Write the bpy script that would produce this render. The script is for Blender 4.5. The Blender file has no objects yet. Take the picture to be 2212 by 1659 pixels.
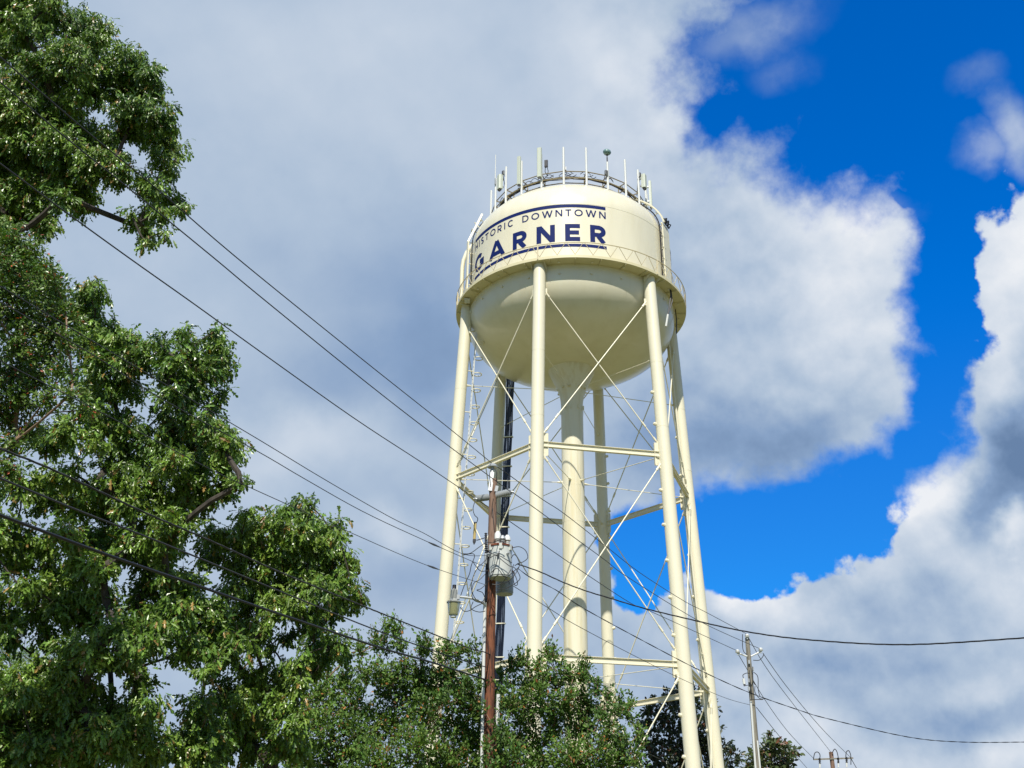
import bpy, math, random
import numpy as np
from mathutils import Vector

SC = bpy.context.scene
COL = SC.collection
R_ = math.radians
PI = math.pi
rnd = random.Random(7)
rng = np.random.default_rng(7)

# ------------------------------------------------------------------ camera
F_PX, PITCH, ROLL = 2405.1, 0.446415, 0.010221     # focal length for a 2212 px wide frame
CAMZ = 1.6
_cp, _sp, _cr, _sr = math.cos(PITCH), math.sin(PITCH), math.cos(ROLL), math.sin(ROLL)
FW = np.array([0, _cp, _sp]); _up = np.array([0, -_sp, _cp]); _rt = np.array([1.0, 0, 0])
RT = _cr * _rt + _sr * _up
UP = -_sr * _rt + _cr * _up
CAM = np.array([0, 0, CAMZ])

cd = bpy.data.cameras.new("camera"); cam = bpy.data.objects.new("camera", cd); COL.objects.link(cam)
from mathutils import Matrix
m = Matrix.Identity(4)
for i in range(3):
    m[i][0] = RT[i]; m[i][1] = UP[i]; m[i][2] = -FW[i]; m[i][3] = CAM[i]
cam.matrix_world = m
cd.sensor_fit = 'HORIZONTAL'; cd.sensor_width = 36; cd.lens = 36 * F_PX / 2212
cd.clip_start = 0.1; cd.clip_end = 6000
SC.camera = cam

def ray(px, py):
    d = FW + RT * (px - 1106) / F_PX + UP * (829.5 - py) / F_PX
    return d
def P(px, py, Y):
    """the point at ground distance Y (along +Y) that lies in that viewing direction"""
    d = ray(px, py)
    return CAM + d * (Y / d[1])

# ------------------------------------------------------------------ light
SUN_AZ, SUN_EL = R_(-5), R_(50.5)
SUN = np.array([math.sin(SUN_AZ) * math.cos(SUN_EL), -math.cos(SUN_AZ) * math.cos(SUN_EL), math.sin(SUN_EL)])
ld = bpy.data.lights.new("sun", 'SUN'); ld.energy = 5.0; ld.angle = R_(0.5); ld.color = (1, 0.955, 0.86)
sun = bpy.data.objects.new("sun", ld); COL.objects.link(sun)
sun.rotation_euler = Vector(SUN).to_track_quat('Z', 'Y').to_euler()
sun.location = (0, -20, 60)
SC.view_settings.view_transform = 'Standard'; SC.view_settings.look = 'None'
SC.view_settings.exposure = 0.08; SC.view_settings.gamma = 1.0
try: SC.view_settings.use_curve_mapping = False
except Exception: pass
SC.render.film_transparent = False
try:
    SC.cycles.max_bounces = 6; SC.cycles.diffuse_bounces = 3; SC.cycles.glossy_bounces = 3
    SC.cycles.transmission_bounces = 4; SC.cycles.use_denoising = True
except Exception: pass

class NG:
    def __init__(s, nt): s.nt = nt
    def n(s, typ, **kw):
        nd = s.nt.nodes.new(typ)
        for k, v in kw.items():
            if k.startswith('_'): setattr(nd, k[1:], v)
            else: s.set(nd, k, v)
        return nd
    def set(s, nd, key, v):
        inp = nd.inputs[int(key[1:])] if key[0] == 'i' and key[1:].isdigit() else nd.inputs[key.replace('__', ' ')]
        if hasattr(v, 'is_linked') or isinstance(v, bpy.types.NodeSocket): s.nt.links.new(v, inp)
        elif isinstance(v, bpy.types.Node): s.nt.links.new(v.outputs[0], inp)
        else: inp.default_value = v
    def math(s, op, a, b=None, c=None, clamp=False):
        nd = s.n('ShaderNodeMath', _operation=op, _use_clamp=clamp)
        s.set(nd, 'i0', a)
        if b is not None: s.set(nd, 'i1', b)
        if c is not None: s.set(nd, 'i2', c)
        return nd.outputs[0]
    def vmath(s, op, a, b=None, out=0):
        if isinstance(a, tuple): a = a[:3]
        if isinstance(b, tuple): b = b[:3]
        nd = s.n('ShaderNodeVectorMath', _operation=op)
        s.set(nd, 'i0', a)
        if b is not None:
            if op == 'SCALE': s.set(nd, 'Scale', b)
            else: s.set(nd, 'i1', b)
        return nd.outputs[out]
    def sm(s, x, a, b, lo=0.0, hi=1.0):
        nd = s.n('ShaderNodeMapRange', _interpolation_type='SMOOTHSTEP')
        s.set(nd, 'i0', x); s.set(nd, 'i1', a); s.set(nd, 'i2', b); s.set(nd, 'i3', lo); s.set(nd, 'i4', hi)
        return nd.outputs[0]
    def mix(s, f, a, b, blend='MIX'):
        nd = s.n('ShaderNodeMix', _data_type='RGBA', _blend_type=blend)
        s.set(nd, 'i0', f); s.set(nd, 'i6', a); s.set(nd, 'i7', b)
        return nd.outputs[2]

def lin(r, g, b, a=1):
    f = lambda c: (c / 255 / 12.92) if c / 255 <= .04045 else ((c / 255 + .055) / 1.055) ** 2.4
    return (f(r), f(g), f(b), a)

# --- sky: Nishita air with broken cumulus fixed in azimuth and elevation
def azel(px, py):
    d = ray(px, py); d = d / np.linalg.norm(d)
    return math.atan2(d[0], d[1]), math.asin(d[2])

world = bpy.data.worlds.new("World"); SC.world = world; world.use_nodes = True
nt = world.node_tree; nt.nodes.clear(); g = NG(nt)
SKY_STR = 0.1
tc = g.n('ShaderNodeTexCoord'); D = tc.outputs['Generated']
sky = g.n('ShaderNodeTexSky', _sky_type='NISHITA', _sun_disc=False)
sky.sun_elevation = SUN_EL; sky.sun_rotation = R_(185); sky.air_density = 1.0; sky.dust_density = 0.3; sky.ozone_density = 3.0
sep = g.n('ShaderNodeSeparateXYZ', i0=D)
az = g.math('ARCTAN2', sep.outputs[0], sep.outputs[1])
el = g.math('ARCSINE', sep.outputs[2])
ae = g.n('ShaderNodeCombineXYZ', i0=az, i1=el, i2=0.0).outputs[0]
wn = g.n('ShaderNodeTexNoise', Vector=D, Scale=7.0, Detail=6.0, Roughness=0.55)
warp = g.vmath('SUBTRACT', wn.outputs['Color'], (0.5, 0.5, 0.5))
wn2 = g.n('ShaderNodeTexNoise', Vector=D, Scale=34.0, Detail=4.0, Roughness=0.55)
warp2 = g.vmath('SUBTRACT', wn2.outputs['Color'], (0.5, 0.5, 0.5))
pa = g.vmath('ADD', g.vmath('ADD', ae, g.vmath('SCALE', warp, 0.085)), g.vmath('SCALE', warp2, 0.016))
pa = g.vmath('MULTIPLY', pa, (1, 1, 0))
def blob(px, py, rx, ry, src=None):
    a, e = azel(px, py)
    v = g.vmath('SUBTRACT', src or pa, (a, e, 0))
    v = g.vmath('MULTIPLY', v, (F_PX / rx * math.cos(e), F_PX / ry, 0))
    return g.vmath('LENGTH', v, out=1)
# clear (blue) areas
BLUE = [(1760, 90, 230, 210), (1650, 230, 130, 130), (1880, 220, 230, 180), (2060, 60, 220, 240), (1970, 318, 160, 118),
        (1545, 260, 70, 75), (1850, 330, 190, 80), (2042, 405, 78, 80), (2028, 560, 42, 160), (2015, 700, 48, 130),
        (2005, 850, 52, 120), (1965, 950, 75, 70), (1860, 1005, 90, 65), (1770, 1070, 115, 55), (1640, 1140, 150, 95), (1745, 1110, 110, 75),
        (1540, 1150, 100, 70), (1420, 1190, 100, 70), (1640, 1225, 60, 60), (1390, 1260, 50, 50), (2000, 160, 160, 180), (1955, 440, 30, 20)]
m_ = None
for b in BLUE:
    d = blob(*b)
    m_ = d if m_ is None else g.n('ShaderNodeMath', _operation='SMOOTH_MIN', i0=m_, i1=d, i2=0.25).outputs[0]
n1 = g.n('ShaderNodeTexNoise', Vector=D, Scale=11.0, Detail=9.0, Roughness=0.58)
n1b = g.n('ShaderNodeTexNoise', Vector=D, Scale=32.0, Detail=8.0, Roughness=0.62)
cov = g.math('ADD', g.math('ADD', m_, g.math('MULTIPLY', g.math('SUBTRACT', n1.outputs[0], 0.5), 1.25)), g.math('MULTIPLY', g.math('SUBTRACT', n1b.outputs[0], 0.5), 0.85))
right = g.math('MAXIMUM', g.sm(az, 0.40, 0.45), g.math('MULTIPLY', g.sm(el, 0.36, 0.31), g.sm(az, 0.02, 0.12)))
wv = g.vmath('ADD', D, g.vmath('SCALE', warp2, 0.02))
vo = g.n('ShaderNodeTexVoronoi', _feature='F1', Vector=wv, Scale=15.0, Detail=3.0, Roughness=0.5)
cov = g.math('ADD', cov, g.math('MULTIPLY', g.math('SUBTRACT', 0.60, vo.outputs['Distance']), g.math('MULTIPLY_ADD', right, 0.75, 0.2)))
# soft ragged rims, crisper on the sunlit heaps to the right
crisp = g.math('MAXIMUM', g.sm(az, 0.40, 0.45), g.sm(el, 0.35, 0.31))
rimw = g.math('MULTIPLY_ADD', crisp, -0.28, 0.40)
cover = g.sm(cov, g.math('SUBTRACT', 1.03, rimw), g.math('ADD', 1.05, rimw))
# unseen sky: added broken grey cloud that tones down the blue ambient light
far = g.math('MAXIMUM', g.sm(g.math('ABSOLUTE', az), 0.55, 0.9), g.sm(el, 0.85, 1.1))
n5 = g.n('ShaderNodeTexNoise', Vector=D, Scale=2.2, Detail=7.0, Roughness=0.55)
cover = g.mix(far, cover, g.sm(n5.outputs[0], 0.36, 0.46))
# thin wisps inside the blue
WISP = [(1640, 50, 140, 65, .5), (2178, 290, 42, 85, .72), (2110, 330, 50, 40, .5), (1700, 150, 80, 45, .22), (2110, 175, 50, 40, .25), (1900, 480, 60, 40, .25)]
wis = None
for x, y, rx, ry, a in WISP:
    d = g.math('MULTIPLY', g.sm(blob(x, y, rx, ry), 1.35, 0.2), a)
    wis = d if wis is None else g.math('MAXIMUM', wis, d)
wis = g.math('MULTIPLY', wis, g.sm(n1.outputs[0], 0.25, 0.6))
cover = g.math('MAXIMUM', cover, wis)
# cloud brightness: big soft areas + billow relief
pb = g.vmath('MULTIPLY', g.vmath('ADD', ae, g.vmath('SCALE', warp, 0.14)), (1, 1, 0))
SHADE = [(850, 1180, 160, 80, .14), (600, 950, 150, 90, .08), (1900, 1400, 420, 260, .07), (1150, 420, 160, 220, .10), (1100, 1000, 160, 90, .08), (350, 120, 380, 260, .04), (900, 150, 420, 260, .10), (1330, 120, 160, 260, .20), (1330, 330, 200, 120, .10),
         (620, 560, 260, 200, -.08), (880, 640, 220, 240, -.20), (960, 820, 160, 150, -.22), (700, 830, 200, 120, -.20), (560, 420, 300, 150, .0),
         (640, 1000, 220, 90, .10), (850, 1080, 260, 120, -.08), (900, 1260, 200, 110, -.16), (820, 1180, 60, 40, .10),
         (1730, 520, 260, 120, .18), (1850, 640, 190, 150, .36), (1620, 700, 200, 160, .04), (1600, 960, 240, 120, -.22), (1750, 900, 160, 110, -.10), (1400, 960, 160, 120, -.2),
         (2170, 560, 110, 200, .42), (2130, 800, 60, 120, .35), (2190, 1050, 105, 130, -.66), (2120, 1150, 60, 60, -.25), (1990, 1090, 90, 70, .36), (1990, 1180, 170, 100, .16),
         (1790, 1230, 110, 60, .22), (1620, 1270, 60, 40, .38), (1500, 1300, 70, 60, .05), (1650, 1320, 70, 60, .22), (1850, 1450, 230, 70, -.26), (2010, 1330, 150, 60, -.16), (1940, 1090, 70, 50, .25), (1560, 1400, 90, 80, -.16), (2060, 1480, 260, 50, .10), (2120, 1560, 200, 60, -.25), (1700, 1560, 130, 110, .12), (1800, 1640, 200, 60, .1), (2195, 1190, 40, 50, .45), (2180, 1630, 60, 60, .25)]
sh = None
for x, y, rx, ry, a in SHADE:
    d = g.math('MULTIPLY', g.sm(blob(x, y, rx, ry, pb), 1.35, 0.0), a)
    sh = d if sh is None else g.math('ADD', sh, d)
dd = g.vmath('ADD', D, tuple(float(v) * 0.02 for v in (SUN + np.array([0.3, 0, 0.3]))))
n2 = g.n('ShaderNodeTexNoise', Vector=D, Scale=6.0, Detail=8.0, Roughness=0.5)
n3 = g.n('ShaderNodeTexNoise', Vector=dd, Scale=6.0, Detail=8.0, Roughness=0.5)
rel = g.math('MULTIPLY', g.math('SUBTRACT', n2.outputs[0], n3.outputs[0]), g.sm(az, -0.05, 0.2, 0.35, 1.25))
de = g.vmath('ADD', D, tuple(float(v) * 0.007 for v in (SUN + np.array([0.3, 0, 0.5]))))
n6 = g.n('ShaderNodeTexNoise', Vector=D, Scale=22.0, Detail=7.0, Roughness=0.55)
n7 = g.n('ShaderNodeTexNoise', Vector=de, Scale=22.0, Detail=7.0, Roughness=0.55)
rel = g.math('ADD', rel, g.math('MULTIPLY', g.math('SUBTRACT', n6.outputs[0], n7.outputs[0]), g.sm(az, 0.0, 0.3, 0.06, 0.40)))
n4 = g.n('ShaderNodeTexNoise', Vector=D, Scale=4.0, Detail=5.0, Roughness=0.5)
low = g.math('MULTIPLY', g.math('SUBTRACT', n4.outputs[0], 0.5), 0.22)
edge = g.math('MULTIPLY', g.sm(cov, 1.15, 1.9, 0.0, 1.0), -0.03)
s_ = g.math('ADD', g.math('ADD', g.math('ADD', g.math('ADD', 0.53, sh), rel), low), edge, clamp=True)
s_ = g.math('SUBTRACT', s_, g.math('MULTIPLY', far, 0.34), clamp=True)  # out-of-view cloud darkened to lower the ambient light
cr = g.n('ShaderNodeValToRGB', i0=s_)
els = cr.color_ramp.elements
def rl(c): return tuple(list(lin(*c))[:3]) + (1,)
els[0].position = 0; els[0].color = rl((104, 131, 168))
els[1].position = 1; els[1].color = rl((236, 239, 244))
for p_, c_ in ((0.25, (136, 162, 197)), (0.5, (175, 193, 215)), (0.75, (208, 218, 231))):
    e_ = els.new(p_); e_.color = rl(c_)
cloud = g.vmath('SCALE', cr.outputs[0], 0.955 / SKY_STR)
# clear air: saturated, polarised-looking blue
hs = g.n('ShaderNodeHueSaturation', Color=sky.outputs[0], Hue=0.508, Saturation=1.72, Value=1.9)
air = g.mix(1.0, hs.outputs[0], (0.25, 0.87, 1.03, 1), 'MULTIPLY')
lowf = g.sm(el, 0.52, 0.24)
air = g.vmath('ADD', g.vmath('MULTIPLY', air, g.mix(lowf, (1, 1, 1, 1), (1, .90, .80, 1))), g.vmath('SCALE', (.20, .0, .0), lowf))
skyc = g.mix(cover, air, cloud)
bg = g.n('ShaderNodeBackground', Color=skyc, Strength=SKY_STR)
out = g.n('ShaderNodeOutputWorld'); nt.links.new(bg.outputs[0], out.inputs[0])
try:
    world.cycles.sampling_method = 'MANUAL'; world.cycles.sample_map_resolution = 1024
except Exception: pass

# ------------------------------------------------------------------ materials
def mat(name, color, rough=0.5, metal=0.0, noise=0.0, nscale=3.0, bump=0.0, bscale=20.0, coat=0.0, island=0.0, hue=0.0, color2=None, c2scale=2.0, c2lo=.45, c2hi=.65, stretch=None, spec=0.5, trans=0.0):
    mt = bpy.data.materials.new(name); mt.use_nodes = True
    t = mt.node_tree; g = NG(t); b = t.nodes['Principled BSDF']
    co = g.n('ShaderNodeTexCoord').outputs['Object']
    if stretch: co = g.vmath('MULTIPLY', co, stretch)
    c = tuple(color[:3]) + (1,)
    cur = None
    if color2 is not None:
        n = g.n('ShaderNodeTexNoise', Vector=co, Scale=c2scale, Detail=5.0, Roughness=0.6)
        cur = g.mix(g.sm(n.outputs[0], c2lo, c2hi), c, tuple(color2[:3]) + (1,))
    if island:
        ge = g.n('ShaderNodeNewGeometry')
        h = g.n('ShaderNodeHueSaturation', Color=cur if cur is not None else c)
        g.set(h, 'Value', g.math('MULTIPLY_ADD', ge.outputs['Random Per Island'], island * 2, 1 - island))
        r2 = g.math('FRACT', g.math('MULTIPLY', ge.outputs['Random Per Island'], 37.7))
        g.set(h, 'Hue', g.math('MULTIPLY_ADD', r2, hue * 2, 0.5 - hue))
        cur = h.outputs[0]
    if noise:
        n = g.n('ShaderNodeTexNoise', Vector=co, Scale=nscale, Detail=6.0, Roughness=0.65)
        k = g.math('MULTIPLY_ADD', n.outputs[0], noise * 2, 1 - noise)
        cur = g.vmath('SCALE', cur if cur is not None else c, k)
    if cur is not None: g.set(b, 'Base Color', cur)
    else: b.inputs['Base Color'].default_value = c
    b.inputs['Roughness'].default_value = rough; b.inputs['Metallic'].default_value = metal
    b.inputs['Specular IOR Level'].default_value = spec
    if coat: b.inputs['Coat Weight'].default_value = coat; b.inputs['Coat Roughness'].default_value = 0.15
    if trans: b.inputs['Transmission Weight'].default_value = trans
    if bump:
        n = g.n('ShaderNodeTexNoise', Vector=co, Scale=bscale, Detail=4.0, Roughness=0.5)
        bp = g.n('ShaderNodeBump', Height=n.outputs[0], Strength=1.0, Distance=bump)
        t.links.new(bp.outputs[0], b.inputs['Normal'])
    return mt

def leafmat(name, c, c2, island=0.35, hue=0.02, rough=0.45, transl=0.16, odd=None, oddp=0.04):
    mt = bpy.data.materials.new(name); mt.use_nodes = True
    t = mt.node_tree; g = NG(t); b = t.nodes['Principled BSDF']
    ge = g.n('ShaderNodeNewGeometry'); r = ge.outputs['Random Per Island']
    r2 = g.math('FRACT', g.math('MULTIPLY', r, 37.7)); r3 = g.math('FRACT', g.math('MULTIPLY', r, 91.3))
    co = g.n('ShaderNodeTexCoord').outputs['Object']
    n = g.n('ShaderNodeTexNoise', Vector=co, Scale=0.55, Detail=2.0)
    f = g.math('ADD', g.math('MULTIPLY', r3, 0.6), g.sm(n.outputs[0], 0.35, 0.65, 0, 0.5), clamp=True)
    cur = g.mix(f, tuple(c) + (1,), tuple(c2) + (1,))
    if odd: cur = g.mix(g.math('LESS_THAN', r2, oddp), cur, tuple(odd) + (1,))
    h = g.n('ShaderNodeHueSaturation', Color=cur)
    g.set(h, 'Value', g.math('MULTIPLY_ADD', r, island * 2, 1 - island))
    g.set(h, 'Hue', g.math('MULTIPLY_ADD', r2, hue * 2, 0.5 - hue))
    cur = h.outputs[0]
    g.set(b, 'Base Color', cur); b.inputs['Roughness'].default_value = rough
    tr = g.n('ShaderNodeBsdfTranslucent', Color=g.mix(1.0, cur, (1.3, 1.5, 0.5, 1), 'MULTIPLY'))
    mx = g.n('ShaderNodeMixShader', i0=transl); t.links.new(b.outputs[0], mx.inputs[1]); t.links.new(tr.outputs[0], mx.inputs[2])
    t.links.new(mx.outputs[0], t.nodes['Material Output'].inputs[0])
    return mt

CREAM = (0.81, 0.76, 0.575)
M = dict(
    tank=mat('tank_paint', CREAM, rough=0.36, noise=0.05, nscale=0.7, bump=0.02, bscale=1.1, coat=0.5, color2=(0.775, 0.72, 0.525), c2scale=1.1, stretch=(1, 1, .22), c2lo=.42, c2hi=.7),
    cream=mat('cream_paint', CREAM, rough=0.42, noise=0.05, nscale=1.3, bump=0.002, bscale=2.5),
    walk=mat('walkway_paint', (0.70, 0.635, 0.40), rough=0.5, noise=0.08, nscale=2.0),
    railp=mat('railing_paint', (0.50, 0.43, 0.26), rough=0.5),
    streak=mat('streaked_cream_paint', CREAM, rough=0.42, color2=(0.74, 0.67, 0.45), c2scale=3.0, stretch=(1, 1, .05)),
    navy=mat('navy_paint', (0.008, 0.02, 0.125), rough=0.6, noise=0.12, nscale=2.5, spec=0.12),
    galv=mat('galvanised_steel', (0.42, 0.44, 0.45), rough=0.5, metal=0.35, noise=0.15, nscale=6),
    white=mat('white_enamel', (0.72, 0.73, 0.70), rough=0.4, noise=0.06, nscale=5),
    panel=mat('antenna_plastic', (0.58, 0.62, 0.52), rough=0.5, noise=0.05, nscale=2),
    dish=mat('teal_radome', (0.16, 0.27, 0.26), rough=0.3, noise=0.05),
    black=mat('black_cable', (0.012, 0.012, 0.016), rough=0.45, noise=0.2, nscale=8),
    jacket=mat('glossy_black_jacket', (0.01, 0.012, 0.022), rough=0.18, coat=0.4),
    wire=mat('weathered_wire', (0.035, 0.035, 0.038), rough=0.55, noise=0.3, nscale=4),
    wireg=mat('grey_aluminium_wire', (0.12, 0.12, 0.125), rough=0.5, metal=0.3),
    tan=mat('tan_primer', (0.30, 0.25, 0.15), rough=0.6, noise=0.2, nscale=3),
    wood=mat('creosoted_wood', (0.22, 0.075, 0.032), rough=0.8, color2=(0.055, 0.022, 0.013), c2scale=3.2, c2lo=.42, c2hi=.6, stretch=(6, 6, .55), bump=0.01, bscale=6, noise=.25, nscale=9),
    woodtop=mat('weathered_wood', (0.25, 0.16, 0.115), rough=0.85, color2=(0.14, 0.075, 0.05), c2scale=3.0, stretch=(6, 6, .6), bump=0.01, bscale=6),
    woodg=mat('grey_wood', (0.26, 0.24, 0.19), rough=0.85, color2=(0.12, 0.105, 0.08), c2scale=3.0, stretch=(6, 6, .4), bump=0.01, bscale=6),
    can=mat('transformer_paint', (0.60, 0.62, 0.58), rough=0.35, noise=0.06, nscale=4, coat=.2),
    cang=mat('grey_paint_with_shade', (0.33, 0.34, 0.32), rough=0.35, noise=0.06, nscale=4),  # lamp housing grey; also carries the shade on the rear transformer
    rust=mat('rusty_steel', (0.25, 0.07, 0.03), rough=0.8, color2=(0.10, 0.03, 0.02), c2scale=6, noise=.2),
    porc=mat('grey_porcelain', (0.36, 0.38, 0.38), rough=0.22, coat=.5),
    polymer=mat('dark_polymer', (0.05, 0.05, 0.055), rough=0.4),
    tube=mat('fuse_tube', (0.55, 0.42, 0.16), rough=0.4),
    lens=mat('lamp_refractor', (0.42, 0.42, 0.22), rough=0.2, trans=0.35, bump=.004, bscale=30),
    darkg=mat('dark_grey_metal', (0.09, 0.09, 0.10), rough=0.5, noise=.1),
    bark=mat('oak_bark', (0.07, 0.058, 0.045), rough=0.9, color2=(0.035, 0.028, 0.022), c2scale=3, stretch=(3, 3, .7), bump=0.03, bscale=8),
    barkm=mat('myrtle_bark', (0.26, 0.17, 0.11), rough=0.8, color2=(0.15, 0.085, 0.055), c2scale=4, stretch=(3, 3, .5)),
    concrete=mat('concrete', (0.38, 0.37, 0.34), rough=0.9, noise=.15, nscale=4, bump=.01),
    grass=mat('grass_ground', (0.11, 0.12, 0.035), rough=0.95, color2=(0.19, 0.15, 0.065), c2scale=.15, noise=.3, nscale=1.5, bump=.05, bscale=6),
    asphalt=mat('asphalt', (0.055, 0.055, 0.055), rough=0.9, noise=.2, nscale=5, bump=.01, bscale=60),
    oak=leafmat('oak_leaf', (0.05, 0.115, 0.015), (0.19, 0.295, 0.042), odd=(0.28, 0.20, 0.05), oddp=0.035, rough=0.32, hue=.015, island=.42),
    myr=leafmat('myrtle_leaf', (0.038, 0.10, 0.014), (0.13, 0.225, 0.028), odd=(0.34, 0.17, 0.03), oddp=0.03, rough=0.6),
    myrpan=leafmat('myrtle_seed_head', (0.10, 0.075, 0.03), (0.16, 0.10, 0.045), island=.3, rough=.7, transl=.1),
    elm=leafmat('small_round_leaf', (0.07, 0.14, 0.02), (0.14, 0.22, 0.035), odd=(0.42, 0.13, 0.03), oddp=0.03, rough=0.36),
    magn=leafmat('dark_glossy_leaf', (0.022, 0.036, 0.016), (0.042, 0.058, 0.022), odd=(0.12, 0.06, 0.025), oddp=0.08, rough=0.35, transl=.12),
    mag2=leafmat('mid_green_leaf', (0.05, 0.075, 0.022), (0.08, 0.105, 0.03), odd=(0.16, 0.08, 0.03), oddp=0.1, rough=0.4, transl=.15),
    pine=leafmat('bright_pine_needle', (0.11, 0.19, 0.03), (0.17, 0.27, 0.05), rough=0.5, transl=.4),
    yel=leafmat('yellowing_leaf', (0.20, 0.19, 0.06), (0.26, 0.20, 0.09), rough=0.5, transl=.3),
)

# ------------------------------------------------------------------ mesh helpers
def unit(v): v = np.asarray(v, float); return v / (np.linalg.norm(v) + 1e-12)
def frame(d):
    d = unit(d); a = np.array([0, 0, 1.0]) if abs(d[2]) < .95 else np.array([1.0, 0, 0])
    u = unit(np.cross(a, d)); return u, np.cross(d, u)

class MB:
    def __init__(s): s.v = []; s.f = []; s.n = 0
    def add(s, V, F):
        V = np.asarray(V, float).reshape(-1, 3); s.v.append(V)
        s.f += [tuple(i + s.n for i in f) for f in F]; s.n += len(V); return s
    def tube(s, pts, r, n=8, cap=True):
        pts = [np.asarray(p, float) for p in pts]; k = len(pts)
        if not hasattr(r, '__len__'): r = [r] * k
        V = []; u = None
        for i, p in enumerate(pts):
            d = pts[min(i + 1, k - 1)] - pts[max(i - 1, 0)]
            if np.linalg.norm(d) < 1e-9: d = np.array([0, 0, 1.])
            d = unit(d)
            if u is None: u, w = frame(d)
            else: u = unit(u - d * (u @ d)); w = np.cross(d, u)
            for j in range(n):
                a = 2 * PI * j / n; V.append(p + r[i] * (math.cos(a) * u + math.sin(a) * w))
        F = [(i * n + j, i * n + (j + 1) % n, (i + 1) * n + (j + 1) % n, (i + 1) * n + j) for i in range(k - 1) for j in range(n)]
        if cap: F += [tuple(range(n - 1, -1, -1)), tuple((k - 1) * n + j for j in range(n))]
        return s.add(V, F)
    def lathe(s, prof, c=(0, 0, 0), n=32, axis=(0, 0, 1), a0=0, a1=2 * PI):
        c = np.asarray(c, float); ax = unit(axis)
        if abs(ax[2]) > .999: u, w = np.array([1., 0, 0]), np.array([0, 1., 0]) * (1 if ax[2] > 0 else -1)
        else: u, w = frame(ax)
        full = abs(a1 - a0 - 2 * PI) < 1e-6; m_ = n if full else n + 1
        V = [c + ax * z + r * (math.cos(a0 + (a1 - a0) * j / n) * u + math.sin(a0 + (a1 - a0) * j / n) * w) for r, z in prof for j in range(m_)]
        F = []
        for i in range(len(prof) - 1):
            for j in range(n):
                j2 = (j + 1) % m_
                F.append((i * m_ + j, i * m_ + j2, (i + 1) * m_ + j2, (i + 1) * m_ + j))
        return s.add(V, F)
    def box(s, c, ax, ay, az_):
        """c centre; ax, ay, az_ half-axis vectors"""
        c, ax, ay, az_ = [np.asarray(q, float) for q in (c, ax, ay, az_)]
        V = [c + i * ax + j * ay + k * az_ for k in (-1, 1) for j in (-1, 1) for i in (-1, 1)]
        return s.add(V, [(0, 2, 3, 1), (4, 5, 7, 6), (0, 1, 5, 4), (2, 6, 7, 3), (0, 4, 6, 2), (1, 3, 7, 5)])
    def bar(s, p, q, w, h, upv=(0, 0, 1)):
        p = np.asarray(p, float); q = np.asarray(q, float); d = unit(q - p)
        u = unit(np.cross(d, upv)); v = np.cross(u, d)
        return s.box((p + q) / 2, (q - p) / 2, u * w / 2, v * h / 2)
    def build(s, name, m, parent=None, smooth=True, auto=40):
        me = bpy.data.meshes.new(name)
        V = np.concatenate(s.v) if s.v else np.zeros((0, 3))
        off = np.zeros(3)
        if parent is None and len(V):
            off = np.array([V[:, 0].mean(), V[:, 1].mean(), V[:, 2].min()])
        elif parent is not None:
            off = np.array(ORG[parent.name])
        lens = np.array([len(f) for f in s.f], dtype=np.int32)
        me.vertices.add(len(V)); me.vertices.foreach_set('co', (V - off).astype(np.float32).ravel())
        idx = np.fromiter((i for f in s.f for i in f), dtype=np.int32)
        me.loops.add(len(idx)); me.loops.foreach_set('vertex_index', idx)
        me.polygons.add(len(lens)); st = np.concatenate([[0], np.cumsum(lens)[:-1]]).astype(np.int32)
        me.polygons.foreach_set('loop_start', st)
        try: me.polygons.foreach_set('loop_total', lens)
        except Exception: pass
        me.update(calc_edges=True); me.validate()
        if not smooth: me.polygons.foreach_set('use_smooth', np.zeros(len(me.polygons), dtype=bool))
        if smooth:
            me.polygons.foreach_set('use_smooth', np.ones(len(me.polygons), dtype=bool))
            try: me.set_sharp_from_angle(angle=R_(auto))
            except Exception: pass
        me.materials.append(m)
        o = bpy.data.objects.new(name, me); COL.objects.link(o)
        ORG[o.name] = tuple(off)
        if parent is not None: o.parent = parent
        else: o.location = off
        return o
ORG = {}
def tag(o, label=None, cat=None, group=None, kind=None):
    if label: o['label'] = label
    if cat: o['category'] = cat
    if group: o['group'] = group
    if kind: o['kind'] = kind
    return o
def thing(name, loc, label, cat, group=None):
    o = bpy.data.objects.new(name, None); COL.objects.link(o); o.location = tuple(float(v) for v in loc); o.empty_display_size = .3
    ORG[o.name] = tuple(float(v) for v in loc)
    return tag(o, label, cat, group)

# ------------------------------------------------------------------ ground
mb = MB(); N_ = 40
S_ = 2600.0
xs = np.sign(np.linspace(-1, 1, N_ + 1)) * np.abs(np.linspace(-1, 1, N_ + 1)) ** 2 * S_
V = [(x, y, -0.02 - 0 * x) for y in xs for x in xs]
mb.add(V, [(j * (N_ + 1) + i, j * (N_ + 1) + i + 1, (j + 1) * (N_ + 1) + i + 1, (j + 1) * (N_ + 1) + i) for j in range(N_) for i in range(N_)])
tag(mb.build('ground', M['grass'], smooth=False), kind='structure')
mb = MB(); mb.add([(-200, -5, .0), (200, 15, .0), (200, 23, .0), (-200, 3, .0)], [(0, 1, 2, 3)])
tag(mb.build('road', M['asphalt'], smooth=False), kind='structure')

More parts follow.
